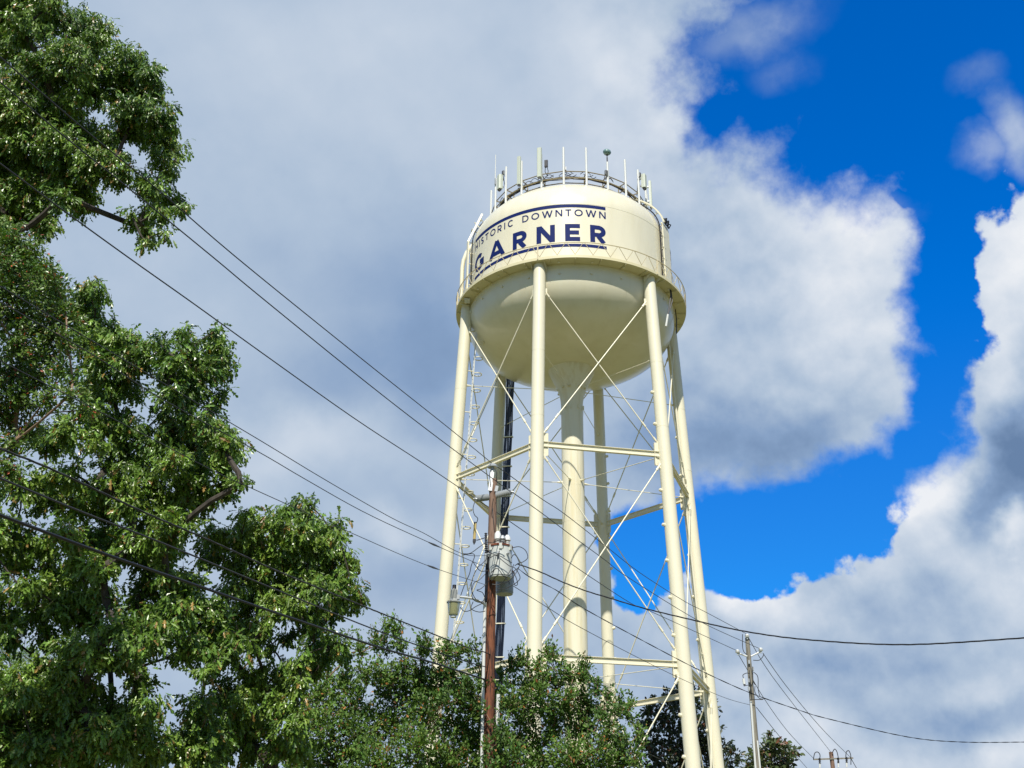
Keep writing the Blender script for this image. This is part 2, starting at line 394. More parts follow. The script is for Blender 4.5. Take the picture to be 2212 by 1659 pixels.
# ------------------------------------------------------------------ water tower
TX, TY, ZB = 4.3063, 72.4851, 40.1964 + CAMZ
PHI, RB, RC, KB, Z1, Z2 = -0.32712, 8.50, 7.783, 0.043665, 13.43, 26.80
RT_ = 7.62
T0 = np.array([TX, TY, 0.])
def cyl(azd, r, z):          # azd: degrees, 0 = +X, -90 = towards camera
    a = R_(azd); return np.array([TX + r * math.cos(a), TY + r * math.sin(a), ZB + z])
COLA = [math.degrees(PHI) - 90 + 60 * i for i in range(6)]     # A B D F E C
def colc(i, dz): return cyl(COLA[i % 6], RC + KB * dz, -dz)

tower = thing('water_tower', (TX, TY, 0), 'tall cream painted water tower on six legs with navy HISTORIC DOWNTOWN GARNER lettering', 'water tower')
HS, HD = 4.9, 4.55
def prof_dome(r): return HS + HD * math.sqrt(max(0, 1 - (r / RT_) ** 2))
prof = []
for t in np.linspace(0, PI / 2, 40): prof.append((max(RT_ * math.cos(t) ** (2 / 2.0), 0.002), HS + HD * math.sin(t)))
prof = prof[::-1]
for z in np.linspace(HS, 0, 8)[1:]: prof.append((RT_, z))
prof.append((RT_, -0.35))
BN = 2.3
def bowl(t): return (max(RT_ * math.cos(t) ** (2 / BN), 0.002), -0.35 - 4.2 * math.sin(t) ** (2 / BN))
for t in np.linspace(0.01, PI / 2, 48): prof.append(bowl(t))
mb = MB(); mb.lathe([(r, z) for r, z in prof][::-1], (TX, TY, ZB), 144)
tank = mb.build('tank', M['tank'], tower, auto=60)
# weld beads
for z in (HS, -0.35):
    mb = MB(); mb.lathe([(RT_ + .001, z - .025), (RT_ + .012, z), (RT_ + .001, z + .025)], (TX, TY, ZB), 144)
    mb.build('weld_seam', M['tank'], tank)

# lettering: strokes wrapped round the shell --------------------------------
def arc(cx, cy, rx, ry, a0, a1, n=18):
    return [(cx + rx * math.cos(R_(a0 + (a1 - a0) * i / n)), cy + ry * math.sin(R_(a0 + (a1 - a0) * i / n))) for i in range(n + 1)]
def glyph(ch, w, t):
    """strokes in a box 0..w x 0..1, centre lines inset by t/2"""
    h = t / 2; L, Rr, B, T = h, w - h, h, 1 - h
    if ch == 'H': return [[(L, 0), (L, 1)], [(Rr, 0), (Rr, 1)], [(L + h, .5), (Rr - h, .5)]]
    if ch == 'I': return [[(w / 2, 0), (w / 2, 1)]]
    if ch == 'T': return [[(0, T), (w, T)], [(w / 2, 0), (w / 2, 1 - t)]]
    if ch == 'O': return [arc(w / 2, .5, w / 2 - h, .5 - h, 0, 360, 36)]
    if ch == 'C': return [arc(w / 2 + .02, .5, w / 2 - h, .5 - h, 48, 312, 30)]
    if ch == 'G': return [arc(w / 2, .5, w / 2 - h, .5 - h, 50, 326, 30), [(Rr, .14), (Rr, .56)], [(Rr + h, .49), (w * .60, .49)]]
    if ch == 'D': return [[(L, 0), (L, 1)], [(L + h, T), (w * .45, T)] + arc(w * .45, .5, w * .55 - h, .5 - h, 90, -90, 20)[1:] + [(L + h, B)]]
    if ch == 'R': return [[(L, 0), (L, 1)], [(L + h, T), (w * .52, T)] + arc(w * .52, .66, w * .42 - h + .02, .34 - h, 90, -90, 16)[1:] + [(L + h, .32 + h)], [(w * .50, .36), (w - h * 1.15, 0)]]
    if ch == 'N': return [[(L, 0), (L, 1)], [(Rr, 0), (Rr, 1)], [(L + h * .2, 1 - h * .4), (Rr - h * .2, h * .4)]]
    if ch == 'E': return [[(L, 0), (L, 1)], [(L + h, T), (w, T)], [(L + h, .5), (w * .93, .5)], [(L + h, B), (w, B)]]
    if ch == 'W': return [[(h * .7, 1), (w * .27, 0)], [(w * .27, 0), (w * .5, 1)], [(w * .5, 1), (w * .73, 0)], [(w * .73, 0), (w - h * .7, 1)]]
    if ch == 'A': return [[(h * .8, 0), (w / 2, 1)], [(w / 2, 1), (w - h * .8, 0)], [(w * .22, .27), (w * .78, .27)]]
    if ch == 'S': return [arc(w / 2, .74, w / 2 - h, .26 - h, 35, 270, 16)[:-1] + arc(w / 2, .26, w / 2 - h, .26 - h + (.0), 90, -145, 16)]
    return []
def band(mb, pts, t, place, lift):
    pts = [np.array(p, float) for p in pts]
    # subdivide
    q = [pts[0]]
    for a, b in zip(pts[:-1], pts[1:]):
        k = max(1, int(np.linalg.norm(b - a) / .12))
        q += [a + (b - a) * i / k for i in range(1, k + 1)]
    V = []
    closed = np.linalg.norm(q[0] - q[-1]) < 1e-6
    for i, p in enumerate(q):
        if closed: a, b = q[i - 1 if i else -2], q[i + 1 if i < len(q) - 1 else 1]
        else: a, b = q[max(i - 1, 0)], q[min(i + 1, len(q) - 1)]
        d = (b - a) / (np.linalg.norm(b - a) + 1e-9); nn = np.array([-d[1], d[0]])
        V += [place(p + nn * t / 2, lift), place(p - nn * t / 2, lift)]
    mb.add(V, [(2 * i, 2 * i + 1, 2 * i + 3, 2 * i + 2) for i in range(len(q) - 1)])
WID0 = dict(H=.82, I=.22, S=.66, T=.72, O=1.02, R=.74, C=.92, D=.86, W=1.28, N=.84, G=.94, A=1.02, E=.66)
def logo(a_left, a_right, tilt):
    mb = MB(); wd = R_(a_right - a_left) * RT_
    def put(x, z, lift):   # x metres along the wall from the left end
        return cyl(a_left + math.degrees(x / RT_), RT_ + .010 + lift, z + tilt * (1 - x / wd))
    def bar_(z0, z1, lift):
        n = 40; V = []
        for i in range(n + 1): V += [put(wd * i / n, z1, lift), put(wd * i / n, z0, lift)]
        mb.add(V, [(2 * i, 2 * i + 1, 2 * i + 3, 2 * i + 2) for i in range(n)])
    bar_(4.57, 4.83, 0); bar_(1.33, 1.57, 0)
    def line(words, z0, hgt, t, gap, space, ws=1.0):
        WID = {k_: v_ * ws for k_, v_ in WID0.items()}
        W_ = sum(WID[c] for w_ in words for c in w_) ; ng = sum(len(w_) - 1 for w_ in words)
        k = (wd / hgt - W_ - space * (len(words) - 1)) / ng if ng else 0     # gap so that the line fills the width
        x = 0; cnt = 0
        for wi, w_ in enumerate(words):
            for ci, c in enumerate(w_):
                for st in glyph(c, WID[c], t):
                    cnt += 1
                    x0 = x
                    band(mb, st, t, lambda p, l: put((x0 + p[0]) * hgt, z0 + p[1] * hgt, l), .0007 * (cnt % 7))
                x += WID[c] + (k if ci < len(w_) - 1 else 0)
            x += space
    line(['HISTORIC', 'DOWNTOWN'], 3.84, .56, .168, .3, 1.25, 1.03)
    line(['GARNER'], 1.79, 1.40, .242, .3, 0, 1.12)
    return mb.build('lettering', M['navy'], tank, smooth=False)
logo(-158.5, -73.8, .10)
logo(-14.0, 70.7, 0)
# a third one, unseen, would face the far side

# balcony ---------------------------------------------------------------
mb = MB(); mb.lathe([(RT_ + .004, .06), (RB - .02, .06), (RB - .02, .15), (RB, .15), (RB, -.05), (RT_ + .004, -.04)], (TX, TY, ZB), 144)
balc = mb.build('balcony', M['walk'], tower, auto=30)
for i in range(30):   # radial stiffeners under the walkway
    a = COLA[0] + 6 + i * 12
    mb = MB(); mb.bar(cyl(a, RT_ + .03, -.095), cyl(a, RB - .03, -.095), .02, .09); mb.build('stiffener', M['walk'], balc, smooth=False)
mb = MB()
def ring(mb, R, z, r, n=144, k=6):
    mb.tube([cyl(360 * i / n, R, z) for i in range(n + 1)], r, k, cap=False)
ring(mb, RB + .01, 1.13, .032)
NR = 44
for i in range(NR):      # zig-zag infill
    a0 = COLA[0] + 1.5 + i * 360 / NR; w = 360 / NR
    mb.tube([cyl(a0, RB + .01, .18), cyl(a0 + w * .46, RB + .01, 1.12)], .022, 5)
    mb.tube([cyl(a0 + w * .54, RB + .01, 1.12), cyl(a0 + w, RB + .01, .18)], .022, 5)
for i in range(6):
    mb.bar(cyl(COLA[i] + .6, RB + .02, .0), cyl(COLA[i] + .6, RB + .02, 1.12), .09, .03, (0, 1, 0))
mb.build('railing', M['railp'], balc, auto=60)
for i in range(22):      # round bolt lugs under the walkway and on the shell
    a = COLA[0] + 10 + i * 16.36
    mb = MB(); mb.lathe([(.0, -.06), (.07, -.05), (.075, 0), (.06, .01)], cyl(a, (RT_ + RB) / 2 - .05, -.085), 8)
    mb.build('drain_lug', M['cream'], balc)
    mb = MB(); mb.lathe([(.0, .1), (.07, .08), (.075, 0)], cyl(a, RT_, -.75), 8, axis=cyl(a, 1, 0) - cyl(a, 0, 0))
    mb.build('lug', M['cream'], tank)
mb = MB(); c = P(1011.5, 637.5, TY - 3); q = cyl(-160.5, 8.06, -.17)
mb.box(q, (.2, 0, 0), (0, .28, 0), (0, 0, .05)); mb.build('hatch_cover', M['white'], balc, smooth=False)

# columns ------------------------------------------------------------------
CR = .42
for i in range(6):
    base = colc(i, ZB - .35); top = colc(i, .06)
    mb = MB(); mb.tube([base, colc(i, Z2 + .6), colc(i, Z1 + .5), colc(i, .07)], [CR + .03, CR + .02, CR, CR], 32)
    co = mb.build('column', M['cream'], tower)
    for dz in (6.8, Z1 - 1.9, Z1 + 5, Z2 - 1.6, Z2 + 6):
        mb = MB(); mb.lathe([(CR + .001, -.012), (CR + .008, -.004), (CR + .008, .004), (CR + .001, .012)], colc(i, dz), 24)
        mb.build('weld_band', M['cream'], co)
    mb = MB(); mb.lathe([(.9, 0), (.9, .3), (.0, .3)], (base[0], base[1], 0), 20)
    mb.build('footing', M['concrete'], co)
    # cap brackets under the balcony
    rad = unit(cyl(COLA[i], 1, 0) - cyl(COLA[i], 0, 0)); tan = np.array([-rad[1], rad[0], 0])
    for sg in (-1, 1):
        mb = MB(); c = colc(i, .1) + tan * sg * .47 + rad * .18
        mb.add([c + tan * .012 * k + v for k in (-1, 1) for v in (rad * .42, rad * -.25, rad * -.25 + np.array([0, 0, -.5]))], [(0, 1, 2), (5, 4, 3), (0, 3, 4, 1), (1, 4, 5, 2), (2, 5, 3, 0)])
        mb.build('bracket_plate', M['cream'], co, smooth=False)
# riser ------------------------------------------------------------------
RR = .78
fl = [(RR, -7.4), (RR + .02, -6.9), (RR + .10, -6.4), (RR + .27, -5.9), (RR + .48, -5.4), (RR + .70, -4.95), (RR + .86, -4.62), (RR + .93, -4.4), (RR + .95, -4.2)]
zb_ = -ZB + .3
mb = MB(); mb.lathe([(1.35, zb_), (1.35, zb_ + .4), (RR, zb_ + .9)] + [(RR, z) for z in np.linspace(zb_ + 1.5, -8, 12)] + fl, (TX, TY, ZB), 64)
riser = mb.build('riser_pipe', M['streak'], tower, auto=50)
for z in (-7.35, -10.5, -13.4, -16.0, -20.5, -25, -29):
    mb = MB(); mb.lathe([(RR + .001, z - .014), (RR + .009, z - .004), (RR + .009, z + .004), (RR + .001, z + .014)], (TX, TY, ZB), 48)
    mb.build('weld_band', M['streak'], riser)
for a in (-130, -100, -62, -30, 30, 90, 150):
    d = unit(cyl(a, 1, 0) - cyl(a, 0, 0)); t_ = np.array([-d[1], d[0], 0])
    mb = MB(); mb.box(cyl(a, RR + .07, -7.55), d * .1, t_ * .02, (0, 0, .16)); mb.build('lug', M['cream'], riser, smooth=False)
    mb = MB(); mb.box(cyl(a, RR + .27, -6.05), d * .07, t_ * .06, (0, 0, .06)); mb.build('lug', M['walk'], riser, smooth=False)

# struts, gussets, rods -------------------------------------------------------
def node_edge(i, dz, j):     # point on column i's face towards column j
    a = colc(i, dz); b = colc(j, dz); return a + unit(b - a) * (CR - .02)
for i in range(6):
    j = (i + 1) % 6
    for z in (Z1, Z2):
        p, q = node_edge(i, z, j), node_edge(j, z, i); d = unit(q - p); up = np.array([0, 0, 1.]); s = np.cross(d, up)
        mb = MB()     # channel: web + two flanges
        mb.bar(p, q, .03, .30)
        mb.bar(p + up * .165, q + up * .165, .22, .03); mb.bar(p - up * .165, q - up * .165, .22, .03)
        mb.build('strut', M['cream'], tower, smooth=False)
        for e, d_ in ((p, d), (q, -d)):
            mb = MB(); c = e + d_ * .13; mb.box(c, d_ * .17, s * .022, up * .78)
            mb.box(c + d_ * .155, d_ * .015, s * .09, up * .74)
            mb.build('gusset_plate', M['cream'], tower, smooth=False)
    # X rods per tier
    tiers = ((2.1, Z1 - .75), (Z1 + .75, Z2 - .75), (Z2 + .75, ZB - 1.2))
    for za, zb2 in tiers:
        for a_, b_, off in ((i, j, .0), (j, i, .11)):
            rad = unit((colc(i, za) + colc(j, za)) / 2 - np.array([TX, TY, ZB - za])) * off
            p = node_edge(a_, za, b_) + rad * 1; q = node_edge(b_, zb2, a_) + rad * 1
            dd_ = unit(q - p); p2 = p + dd_ * .25; q2 = q - dd_ * .25
            mb = MB(); mb.tube([p2, q2], .040, 8)
            for e, k in ((p2, -1), (q2, 1)):       # clevis forks and turnbuckle
                mb.tube([e - dd_ * k * .25, e + dd_ * k * .05], .075, 8)
                mb.tube([e + dd_ * k * .05, e + dd_ * k * .3], .055, 6)
            mb.tube([q2 - dd_ * 1.5, q2 - dd_ * 1.1], .07, 8)
            mb.build('brace_rod', M['cream'], tower)
            mb = MB(); mb.box(p, unit(colc(b_, za) - colc(a_, za)) * .14, unit(np.cross((0, 0, 1), colc(b_, za) - colc(a_, za))) * .02, (0, 0, .26)); mb.build('rod_lug', M['cream'], tower, smooth=False)
# radial spider rods from riser to columns
for i in range(6):
    for z, zr, r in ((Z1 + .05, Z1 - .4, .026), (Z2 + .05, Z2 - .3, .026), (6.4, 6.0, .026)):
        p = colc(i, z); q = np.array([TX, TY, ZB - zr]); d = unit(p - q)
        mb = MB(); mb.tube([q + d * (RR - .02), p - d * (CR - .02)], r, 6); mb.tube([q + d * (RR - .02), q + d * (RR + .35)], [.1, .05], 8); mb.tube([p - d * (CR + .3), p - d * (CR - .02)], [.05, .09], 8)
        mb.build('tie_rod', M['cream'], tower)

# ladders ------------------------------------------------------------------
def ladder(pt, z0, z1, side, outd, w=.42, rung=.33, hoops=None, m='white'):
    mb = MB(); n = 14
    zs = np.linspace(z0, z1, n)
    for s in (-1, 1):
        mb.tube([pt(z) + side(z) * s * w / 2 for z in zs], .028, 5)
    k = int(abs(z1 - z0) / rung)
    for i in range(k):
        z = z0 + (z1 - z0) * (i + .5) / k
        mb.tube([pt(z) - side(z) * w / 2, pt(z) + side(z) * w / 2], .013, 4)
    o = mb.build('ladder', M[m], tower)
    if hoops:
        for z in np.arange(z0, z1, hoops):
            mb = MB(); c = pt(z); s_, d_ = side(z), outd(z)
            pts = [c + s_ * .30 * math.cos(a) + d_ * (.30 + .30 * math.sin(a)) for a in np.linspace(0, 2 * PI, 17)]
            mb.tube(pts, .04, 5, cap=False); mb.build('ladder_hoop', M['cream'], o)
    return o
# on column C (index 5), facing the riser side and to the right
ang5 = unit(np.array([1, .22, 0.])); sd5 = unit(np.array([.22, -1, 0.]))
L1 = ladder(lambda z: colc(5, z) + ang5 * (CR + .40), 1.6, 40.5, lambda z: sd5, lambda z: ang5, hoops=1.27)
for z in np.arange(2, 40, 3.2):
    mb = MB(); mb.bar(colc(5, z) + ang5 * (CR - .02), colc(5, z) + ang5 * (CR + .40), .07, .05)
    mb.build('standoff', M['cream'], L1, smooth=False)
# cable run on column E (index 4): ladder rack + black feeder lines
dE = unit(np.array([1, -.15, 0.])); sE = unit(np.array([.15, 1, 0.]))
L2 = ladder(lambda z: colc(4, z) + dE * (CR + .35) - sE * .5, 1.0, 40.5, lambda z: dE, lambda z: -sE, w=.5, rung=1.1, m='cream')
for k in range(6):
    mb = MB(); oxy = dE * (CR + .22 + .1 * k) - sE * (.5 + .08 + .03 * (k % 2))
    mb.tube([colc(4, z) + oxy + dE * .02 * math.sin(z * 1.3 + k) for z in np.linspace(1, 41, 40)], .058, 6)
    mb.build('feeder_cable', M['jacket'], L2)
for z in np.arange(7.4, 40, 2.35):
    mb = MB(); c = colc(4, z) + dE * (CR + .47) - sE * .6; mb.bar(c - dE * .38, c + dE * .38, .22, .07); mb.build('cable_clamp', M['cream'], L2, smooth=False)
# climbing clips on column B's left side and column D
for i, a_, zz in ((1, (-.96, -.25, 0), np.arange(9, 40, 2.3)), (3, (.95, -.3, 0), np.arange(8, 24, 2.2)), (2, (-.85, -.5, 0), np.arange(9, 40, 2.9))):
    for z in zz:
        d = unit(a_); mb = MB(); c = colc(i, z) + d * (CR + .08)
        mb.lathe([(0, -.12), (.09, -.1), (.12, 0), (.09, .1), (0, .12)], c, 8, axis=(d[0], d[1], .3)); mb.build('step_clip', M['cream'], tower)
# conduit down column D's inner side
mb = MB(); d = unit((-.5, -.86, 0)); mb.tube([colc(2, z) + d * (CR + .25) for z in np.linspace(1, 41, 12)], .07, 8); mb.build('conduit', M['cream'], tower)

# shell ladders / cable ducts -----------------------------------------------
def shell(azd, off, s):      # s metres along profile measured from balcony (up), then over the dome
    if s < HS: return cyl(azd, RT_ + off, s)
    t = (s - HS) / 6.3 * (PI / 2)
    r = RT_ * math.cos(t); z = HS + HD * math.sin(t)
    nr, nz = math.cos(t) / RT_, math.sin(t) / HD; L = math.hypot(nr, nz)
    return cyl(azd, r + off * nr / L, z + off * nz / L)
def duct(azd, w, off, s0, s1, thick, name='cable_duct', m='cream'):
    mb = MB(); ss = np.linspace(s0, s1, 26); a = math.degrees(w / 2 / RT_)
    V = []
    for s in ss:
        for sg, o in ((-1, off), (1, off), (1, off + thick), (-1, off + thick)): V.append(shell(azd + sg * a, o, s))
    F = [(4 * i + j, 4 * i + (j + 1) % 4, 4 * i + 4 + (j + 1) % 4, 4 * i + 4 + j) for i in range(len(ss) - 1) for j in range(4)]
    F += [(3, 2, 1, 0), tuple(4 * (len(ss) - 1) + j for j in range(4))]
    mb.add(V, F); return mb.build(name, M[m], tower, smooth=False)
def standoffs(azd, off, s0, s1, step, w, par):
    for s in np.arange(s0, s1, step):
        mb = MB(); mb.bar(shell(azd - w, -.01, s), shell(azd - w, off + .02, s), .05, .05)
        mb.tube([shell(azd - w - 2.2, off * .9, s), shell(azd + w, off, s)], .03, 4)
        mb.build('standoff', M['cream'], par, smooth=False)
d1 = duct(-31.2, 1.0, .26, .1, 5.4, .10); standoffs(-33.5, .34, .5, 9, .95, .6, d1)
d2 = duct(-33.3, .28, .40, 5.4, 9.3, .10)
mb = MB(); mb.tube([shell(-35.3, .12, s) for s in np.linspace(.1, 9.6, 30)], .05, 5); mb.build('cable', M['black'], tower)
mb = MB()
for k in range(7): mb.tube([shell(-33 + k * .9, .42, 5.35), shell(-33.2 + k * .9, .66, 5.5 + .12 * (k % 3)), shell(-33 + k * .8, .42, 5.8)], .05, 5)
mb.build('cable_tail', M['black'], d1)
d3 = duct(-161.5, .30, .42, .1, 4.9, .10); standoffs(-162.6, .42, .5, 8.0, .9, .6, d3)
mb = MB(); mb.bar(shell(-161.5, .47, 4.9), shell(-161.5, .62, 7.0), .14, .10, (0, 1, 0)); mb.build('duct_top', M['cream'], d3, smooth=False)
mb = MB(); mb.bar(shell(-161.5, .05, 6.2), shell(-161.5, .55, 6.3), .06, .06, (0, 1, 0)); mb.bar(shell(-161.5, .02, 8.1), shell(-161.5, .6, 8.1), .07, .05, (0, 1, 0)); mb.build('standoff', M['cream'], d3, smooth=False)
d5 = duct(-172, .95, .16, .1, 5.0, .06, 'cable_shroud')
mb = MB(); mb.tube([shell(-162.8, .1, s) for s in np.linspace(.1, 8, 26)], .04, 5); mb.build('cable', M['black'], tower)
mb = MB()   # overflow pipe hooked over the left shoulder
mb.tube([cyl(180, RT_ + .55, .2), cyl(180, RT_ + .55, 4.2), cyl(180, RT_ + .47, 4.9), cyl(180, RT_ + .25, 5.6), cyl(180, RT_ - .05, 6.1), cyl(180, RT_ - .5, 6.6)], .16, 12)
mb.build('overflow_pipe', M['cream'], tower)
mb = MB(); mb.tube([cyl(-12, RT_ + .1, -.1), cyl(-12.5, RT_ + .15, -.9), cyl(-13.5, RT_ + .1, -2.2)], .04, 5)
mb.tube([cyl(-33, RT_ + .5, -.1), cyl(-33.5, RT_ + .55, -.6), cyl(-35.4, RT_ + .35, -2.3)], .045, 5); mb.tube([cyl(-32, RT_ + .5, -.1), cyl(-32.2, RT_ + .55, -1.0), cyl(-35, RT_ + .35, -2.2)], .045, 5)
mb.build('dangling_cable', M['black'], tower)
mb = MB(); mb.tube([cyl(-35.2, RT_ + .35, -2.2), cyl(-36.6, RT_ + .25, -3.2)], .07, 6); mb.build('conduit_end', M['white'], tower)

# antenna ring on the dome -----------------------------------------------------
RA = 6.1
PH0 = -6.6
posts = [PH0 + 15.65 * k for k in range(23)]
def ant(th, r, z): a = R_(th); return np.array([TX + r * math.sin(a), TY - r * math.cos(a), ZB + z])
zdome = prof_dome(RA)
mb = MB()
for z, r in ((8.30, .045), (8.86, .04)):
    for k in range(23): mb.tube([ant(posts[k], RA - .06, z), ant(posts[(k + 1) % 23] + (360 if k == 22 else 0) * 0, RA - .06, z)], r, 6)
for z in (8.32, 8.84):
    for k in range(23): mb.tube([ant(posts[k], RA - .75, z), ant(posts[(k + 1) % 23], RA - .75, z)], .04, 6)
for k in range(23):
    mb.bar(ant(posts[k], RA - .06, 8.3), ant(posts[k], RA - .75, 8.3), .06, .06); mb.bar(ant(posts[k], RA - .06, 8.86), ant(posts[k], RA - .75, 8.86), .06, .06)
    mb.tube([ant(posts[k], RA - .75, 8.9), ant(posts[k], RA - .75, prof_dome(RA - .75) - .02)], .045, 6)
    for t in (.33, .66):
        th = posts[k] + 15.65 * t
        mb.tube([ant(th, RA - .12, 8.3), ant(th + 1.5, RA - .7, 8.85)], .028, 4)
rail = mb.build('antenna_rail', M['tan'], tower)
mb = MB()
for c in range(5):
    pts = []
    for i in range(220):
        th = i * 360 / 219
        pts.append(ant(th, RA - .3 - .07 * c, 8.42 + .05 * c + .13 * math.sin(th * .13 + c * 2) * math.sin(th * .031 + c)))
    mb.tube(pts, .035, 5, cap=False)
for k in range(40):
    th = rnd.uniform(-100, 100); z = 8.5 + rnd.uniform(-.1, .25); w = rnd.uniform(4, 9); dz_ = rnd.choice((-.18, .26))
    mb.tube([ant(th + w * t, RA - .2, z + dz_ * math.sin(PI * t)) for t in np.linspace(0, 1, 11)], .025, 4)
mb.build('antenna_cable', M['black'], rail)
TOP = {}
def mast(th, top, label_, name='antenna_mast', r=.085):
    mb = MB(); mb.tube([ant(th, RA, prof_dome(RA) - .03), ant(th, RA, top)], r, 10)
    o = mb.build(name, M['white'], tower); return o
for k, th in enumerate(posts):
    t = ((th + 180) % 360) - 180
    if abs(t) > 120 and k % 2: continue
    top = 10.95 if abs(t) < 100 else 10.0
    if 24 < t < 26: top = 10.05
    if -39 < t < -37 or -23 < t < -21: top = 10.6
    mast(th, top, '')
def panel_antenna(th, z0, z1, w, d, label, grp, r=RA + .28, mm='panel', yaw=0):
    o = thing('panel_antenna', ant(th, r, z0), label, 'antenna', grp)
    a = R_(th + yaw); od = np.array([math.sin(a), -math.cos(a), 0]); td = np.array([math.cos(a), math.sin(a), 0])
    mb = MB(); prf = [(-w / 2, -d / 2), (w / 2, -d / 2), (w / 2, d * .2), (w * .36, d / 2), (-w * .36, d / 2), (-w / 2, d * .2)]
    c = ant(th, r, 0); V = [c + td * x + od * y + np.array([0, 0, z]) for z in (z0, z1) for x, y in prf]
    n = 6; mb.add(V, [(i, (i + 1) % n, n + (i + 1) % n, n + i) for i in range(n)] + [tuple(range(n - 1, -1, -1)), tuple(range(n, 2 * n))])
    mb.build('radome', M[mm], o, smooth=False)
    for z in (z0 + .25 * (z1 - z0), z0 + .8 * (z1 - z0)):
        mb = MB(); mb.box(c - od * (d / 2 + .08) + np.array([0, 0, z]), td * .06, od * .1, (0, 0, .07)); mb.build('mount_bracket', M['galv'], o, smooth=False)
    mb = MB(); mb.box(c + np.array([0, 0, z0 - .06]), td * w * .3, od * d * .3, (0, 0, .06)); mb.build('connector_block', M['darkg'], o, smooth=False)
    return o
G1 = 'antennas round the top of the water tower'
panel_antenna(-38.4, 8.35, 10.85, .27, .2, 'tall slim grey-green panel antenna left of the tallest one on the tank rim', G1)
panel_antenna(-22.8, 8.4, 11.0, .34, .2, 'widest tall grey-green panel antenna on the tank rim, left of the plain white masts', G1)
panel_antenna(-57.6, 9.05, 10.3, .42, .3, 'short boxy panel antenna at the left end of the tank rim beside a white mast', G1)
panel_antenna(60.0, 9.45, 10.65, .42, .3, 'short boxy panel antenna at the right end of the tank rim beside a white mast', G1)
panel_antenna(77.0, 8.9, 11.35, .26, .2, 'tall grey panel antenna at the far right edge of the tank rim', G1)
panel_antenna(181, 9.5, 10.7, .34, .2, 'small light grey panel antenna seen behind a thin white mast on the tank rim', G1, mm='white')
def radio(th, z, w, h, label, r=RA + .1, m='galv', cat='radio unit', g='small radio units strapped to the tank rim masts'):
    a = R_(th); od = np.array([math.sin(a), -math.cos(a), 0]); td = np.array([math.cos(a), math.sin(a), 0])
    o = thing('radio_unit', ant(th, r, z - h), label, cat, g)
    mb = MB(); mb.box(ant(th, r, z), td * w, od * w * .6, (0, 0, h)); mb.build('housing', M[m], o, smooth=False)
    mb = MB()
    for k in range(4): mb.box(ant(th, r, z) + td * w * (-.7 + .46 * k) + od * (w * .6 + .02), td * .012, od * .025, (0, 0, h * .85))
    mb.build('cooling_fin', M['darkg'], o, smooth=False)
    mb = MB()
    for k in (-1, 1): mb.tube([ant(th, r, z - h) + td * .06 * k, ant(th, r - .1, z - h - .3) + td * .12 * k, ant(th, RA - .2, 8.7)], .025, 5)
    mb.build('lead', M['black'], o)
radio(-18.5, 9.6, .12, .3, 'dark radio unit just right of the widest panel antenna', m='darkg')
radio(-55.5, 10.5, .10, .16, 'small pale unit near the top of the left white mast beside the boxy antenna')
radio(56.5, 10.5, .09, .18, 'small pale unit near the top of the right white mast beside the boxy antenna')
radio(23, 9.0, .12, .16, 'small radio unit at the foot of the mast that carries the round teal antenna')
radio(-6.0, 9.25, .12, .14, 'small junction unit on the rail below the light grey rear antenna', r=RA - .3)
radio(150, 9.3, .16, .3, 'pair-like grey unit behind the rail right of the round teal antenna', m='white')
# teal radome dish on a mast
th = 24.7; dsh = thing('dish_antenna', ant(th, RA, 10.2), 'round teal radome antenna on a mast on top of the tank', 'antenna', None)
mb = MB(); tip = ant(th, RA, 10.86) + np.array([.0, 0, .08]); tilt = unit((.25, -.35, .9))
mb.lathe([(.002, -.24), (.16, -.20), (.27, -.10), (.31, .0), (.30, .08), (.22, .19), (.10, .24), (.002, .25)], tip, 24, axis=tilt); mb.build('radome', M['dish'], dsh)
mb = MB(); mb.lathe([(.03, -.5), (.03, -.34), (.07, -.28), (.12, -.22)], tip, 12); mb.tube([tip - (0, 0, .95), tip - (0, 0, .45)], .05, 8); mb.build('neck', M['darkg'], dsh)
# whip antenna on the left
mb = MB(); mb.tube([ant(-68, RA + .1, 10.8), ant(-68, RA + .1, 13.05)], [.045, .03], 8)
w = thing('whip_antenna', ant(-68, RA + .1, 10.3), 'thin pale whip antenna, highest at the left edge of the tank rim', 'antenna')
mb.build('whip', M['white'], w)
mb = MB(); mb.tube([ant(-68, RA + .1, 10.3), ant(-68, RA + .1, 10.82)], .06, 8); mb.build('base', M['galv'], w)

# ------------------------------------------------------------------ utility pole (near)
YP = 35.0
def pp(x, y, Y=YP): return P(x, y, Y)
PXM = F_PX / 36.5
ptop = pp(1065.5, 1022); pmid = pp(1064, 1150); pbot = pp(1055, 1659)
dirp = unit(ptop - pbot)
gb = pbot - dirp * (pbot[2] / dirp[2])
poleo = thing('utility_pole', gb, 'nearest wooden utility pole, reddish brown, with transformers and many wires', 'utility pole', None)
mb = MB(); mb.tube([gb, pbot, pp(1060, 1360), pp(1062.5, 1200)], [.185, .165, .15, .14], 16); mb.build('shaft', M['wood'], poleo)
mb = MB(); mb.tube([pp(1062.5, 1199), pp(1064, 1120), pp(1065, 1060), pp(1067.5, 1035)], [.139, .135, .125, .11], 16); mb.build('shaft_top', M['woodtop'], poleo)
def wpt(a): return pp(*a) if len(a) == 2 else P(*a)
mb = MB(); a, b = pp(1058.5, 1060, YP - .13), pp(1063.5, 1020, YP - .05); mb.bar(a, b, .13, .03, (0, 1, 0)); mb.bar(b, pp(1064, 1012), .05, .05, (0, 1, 0)); mb.bar(pp(1071, 1062, YP - .14), pp(1074, 1050, YP - .14), .1, .06, (0, 1, 0)); mb.build('top_bracket', M['galv'], poleo, smooth=False)
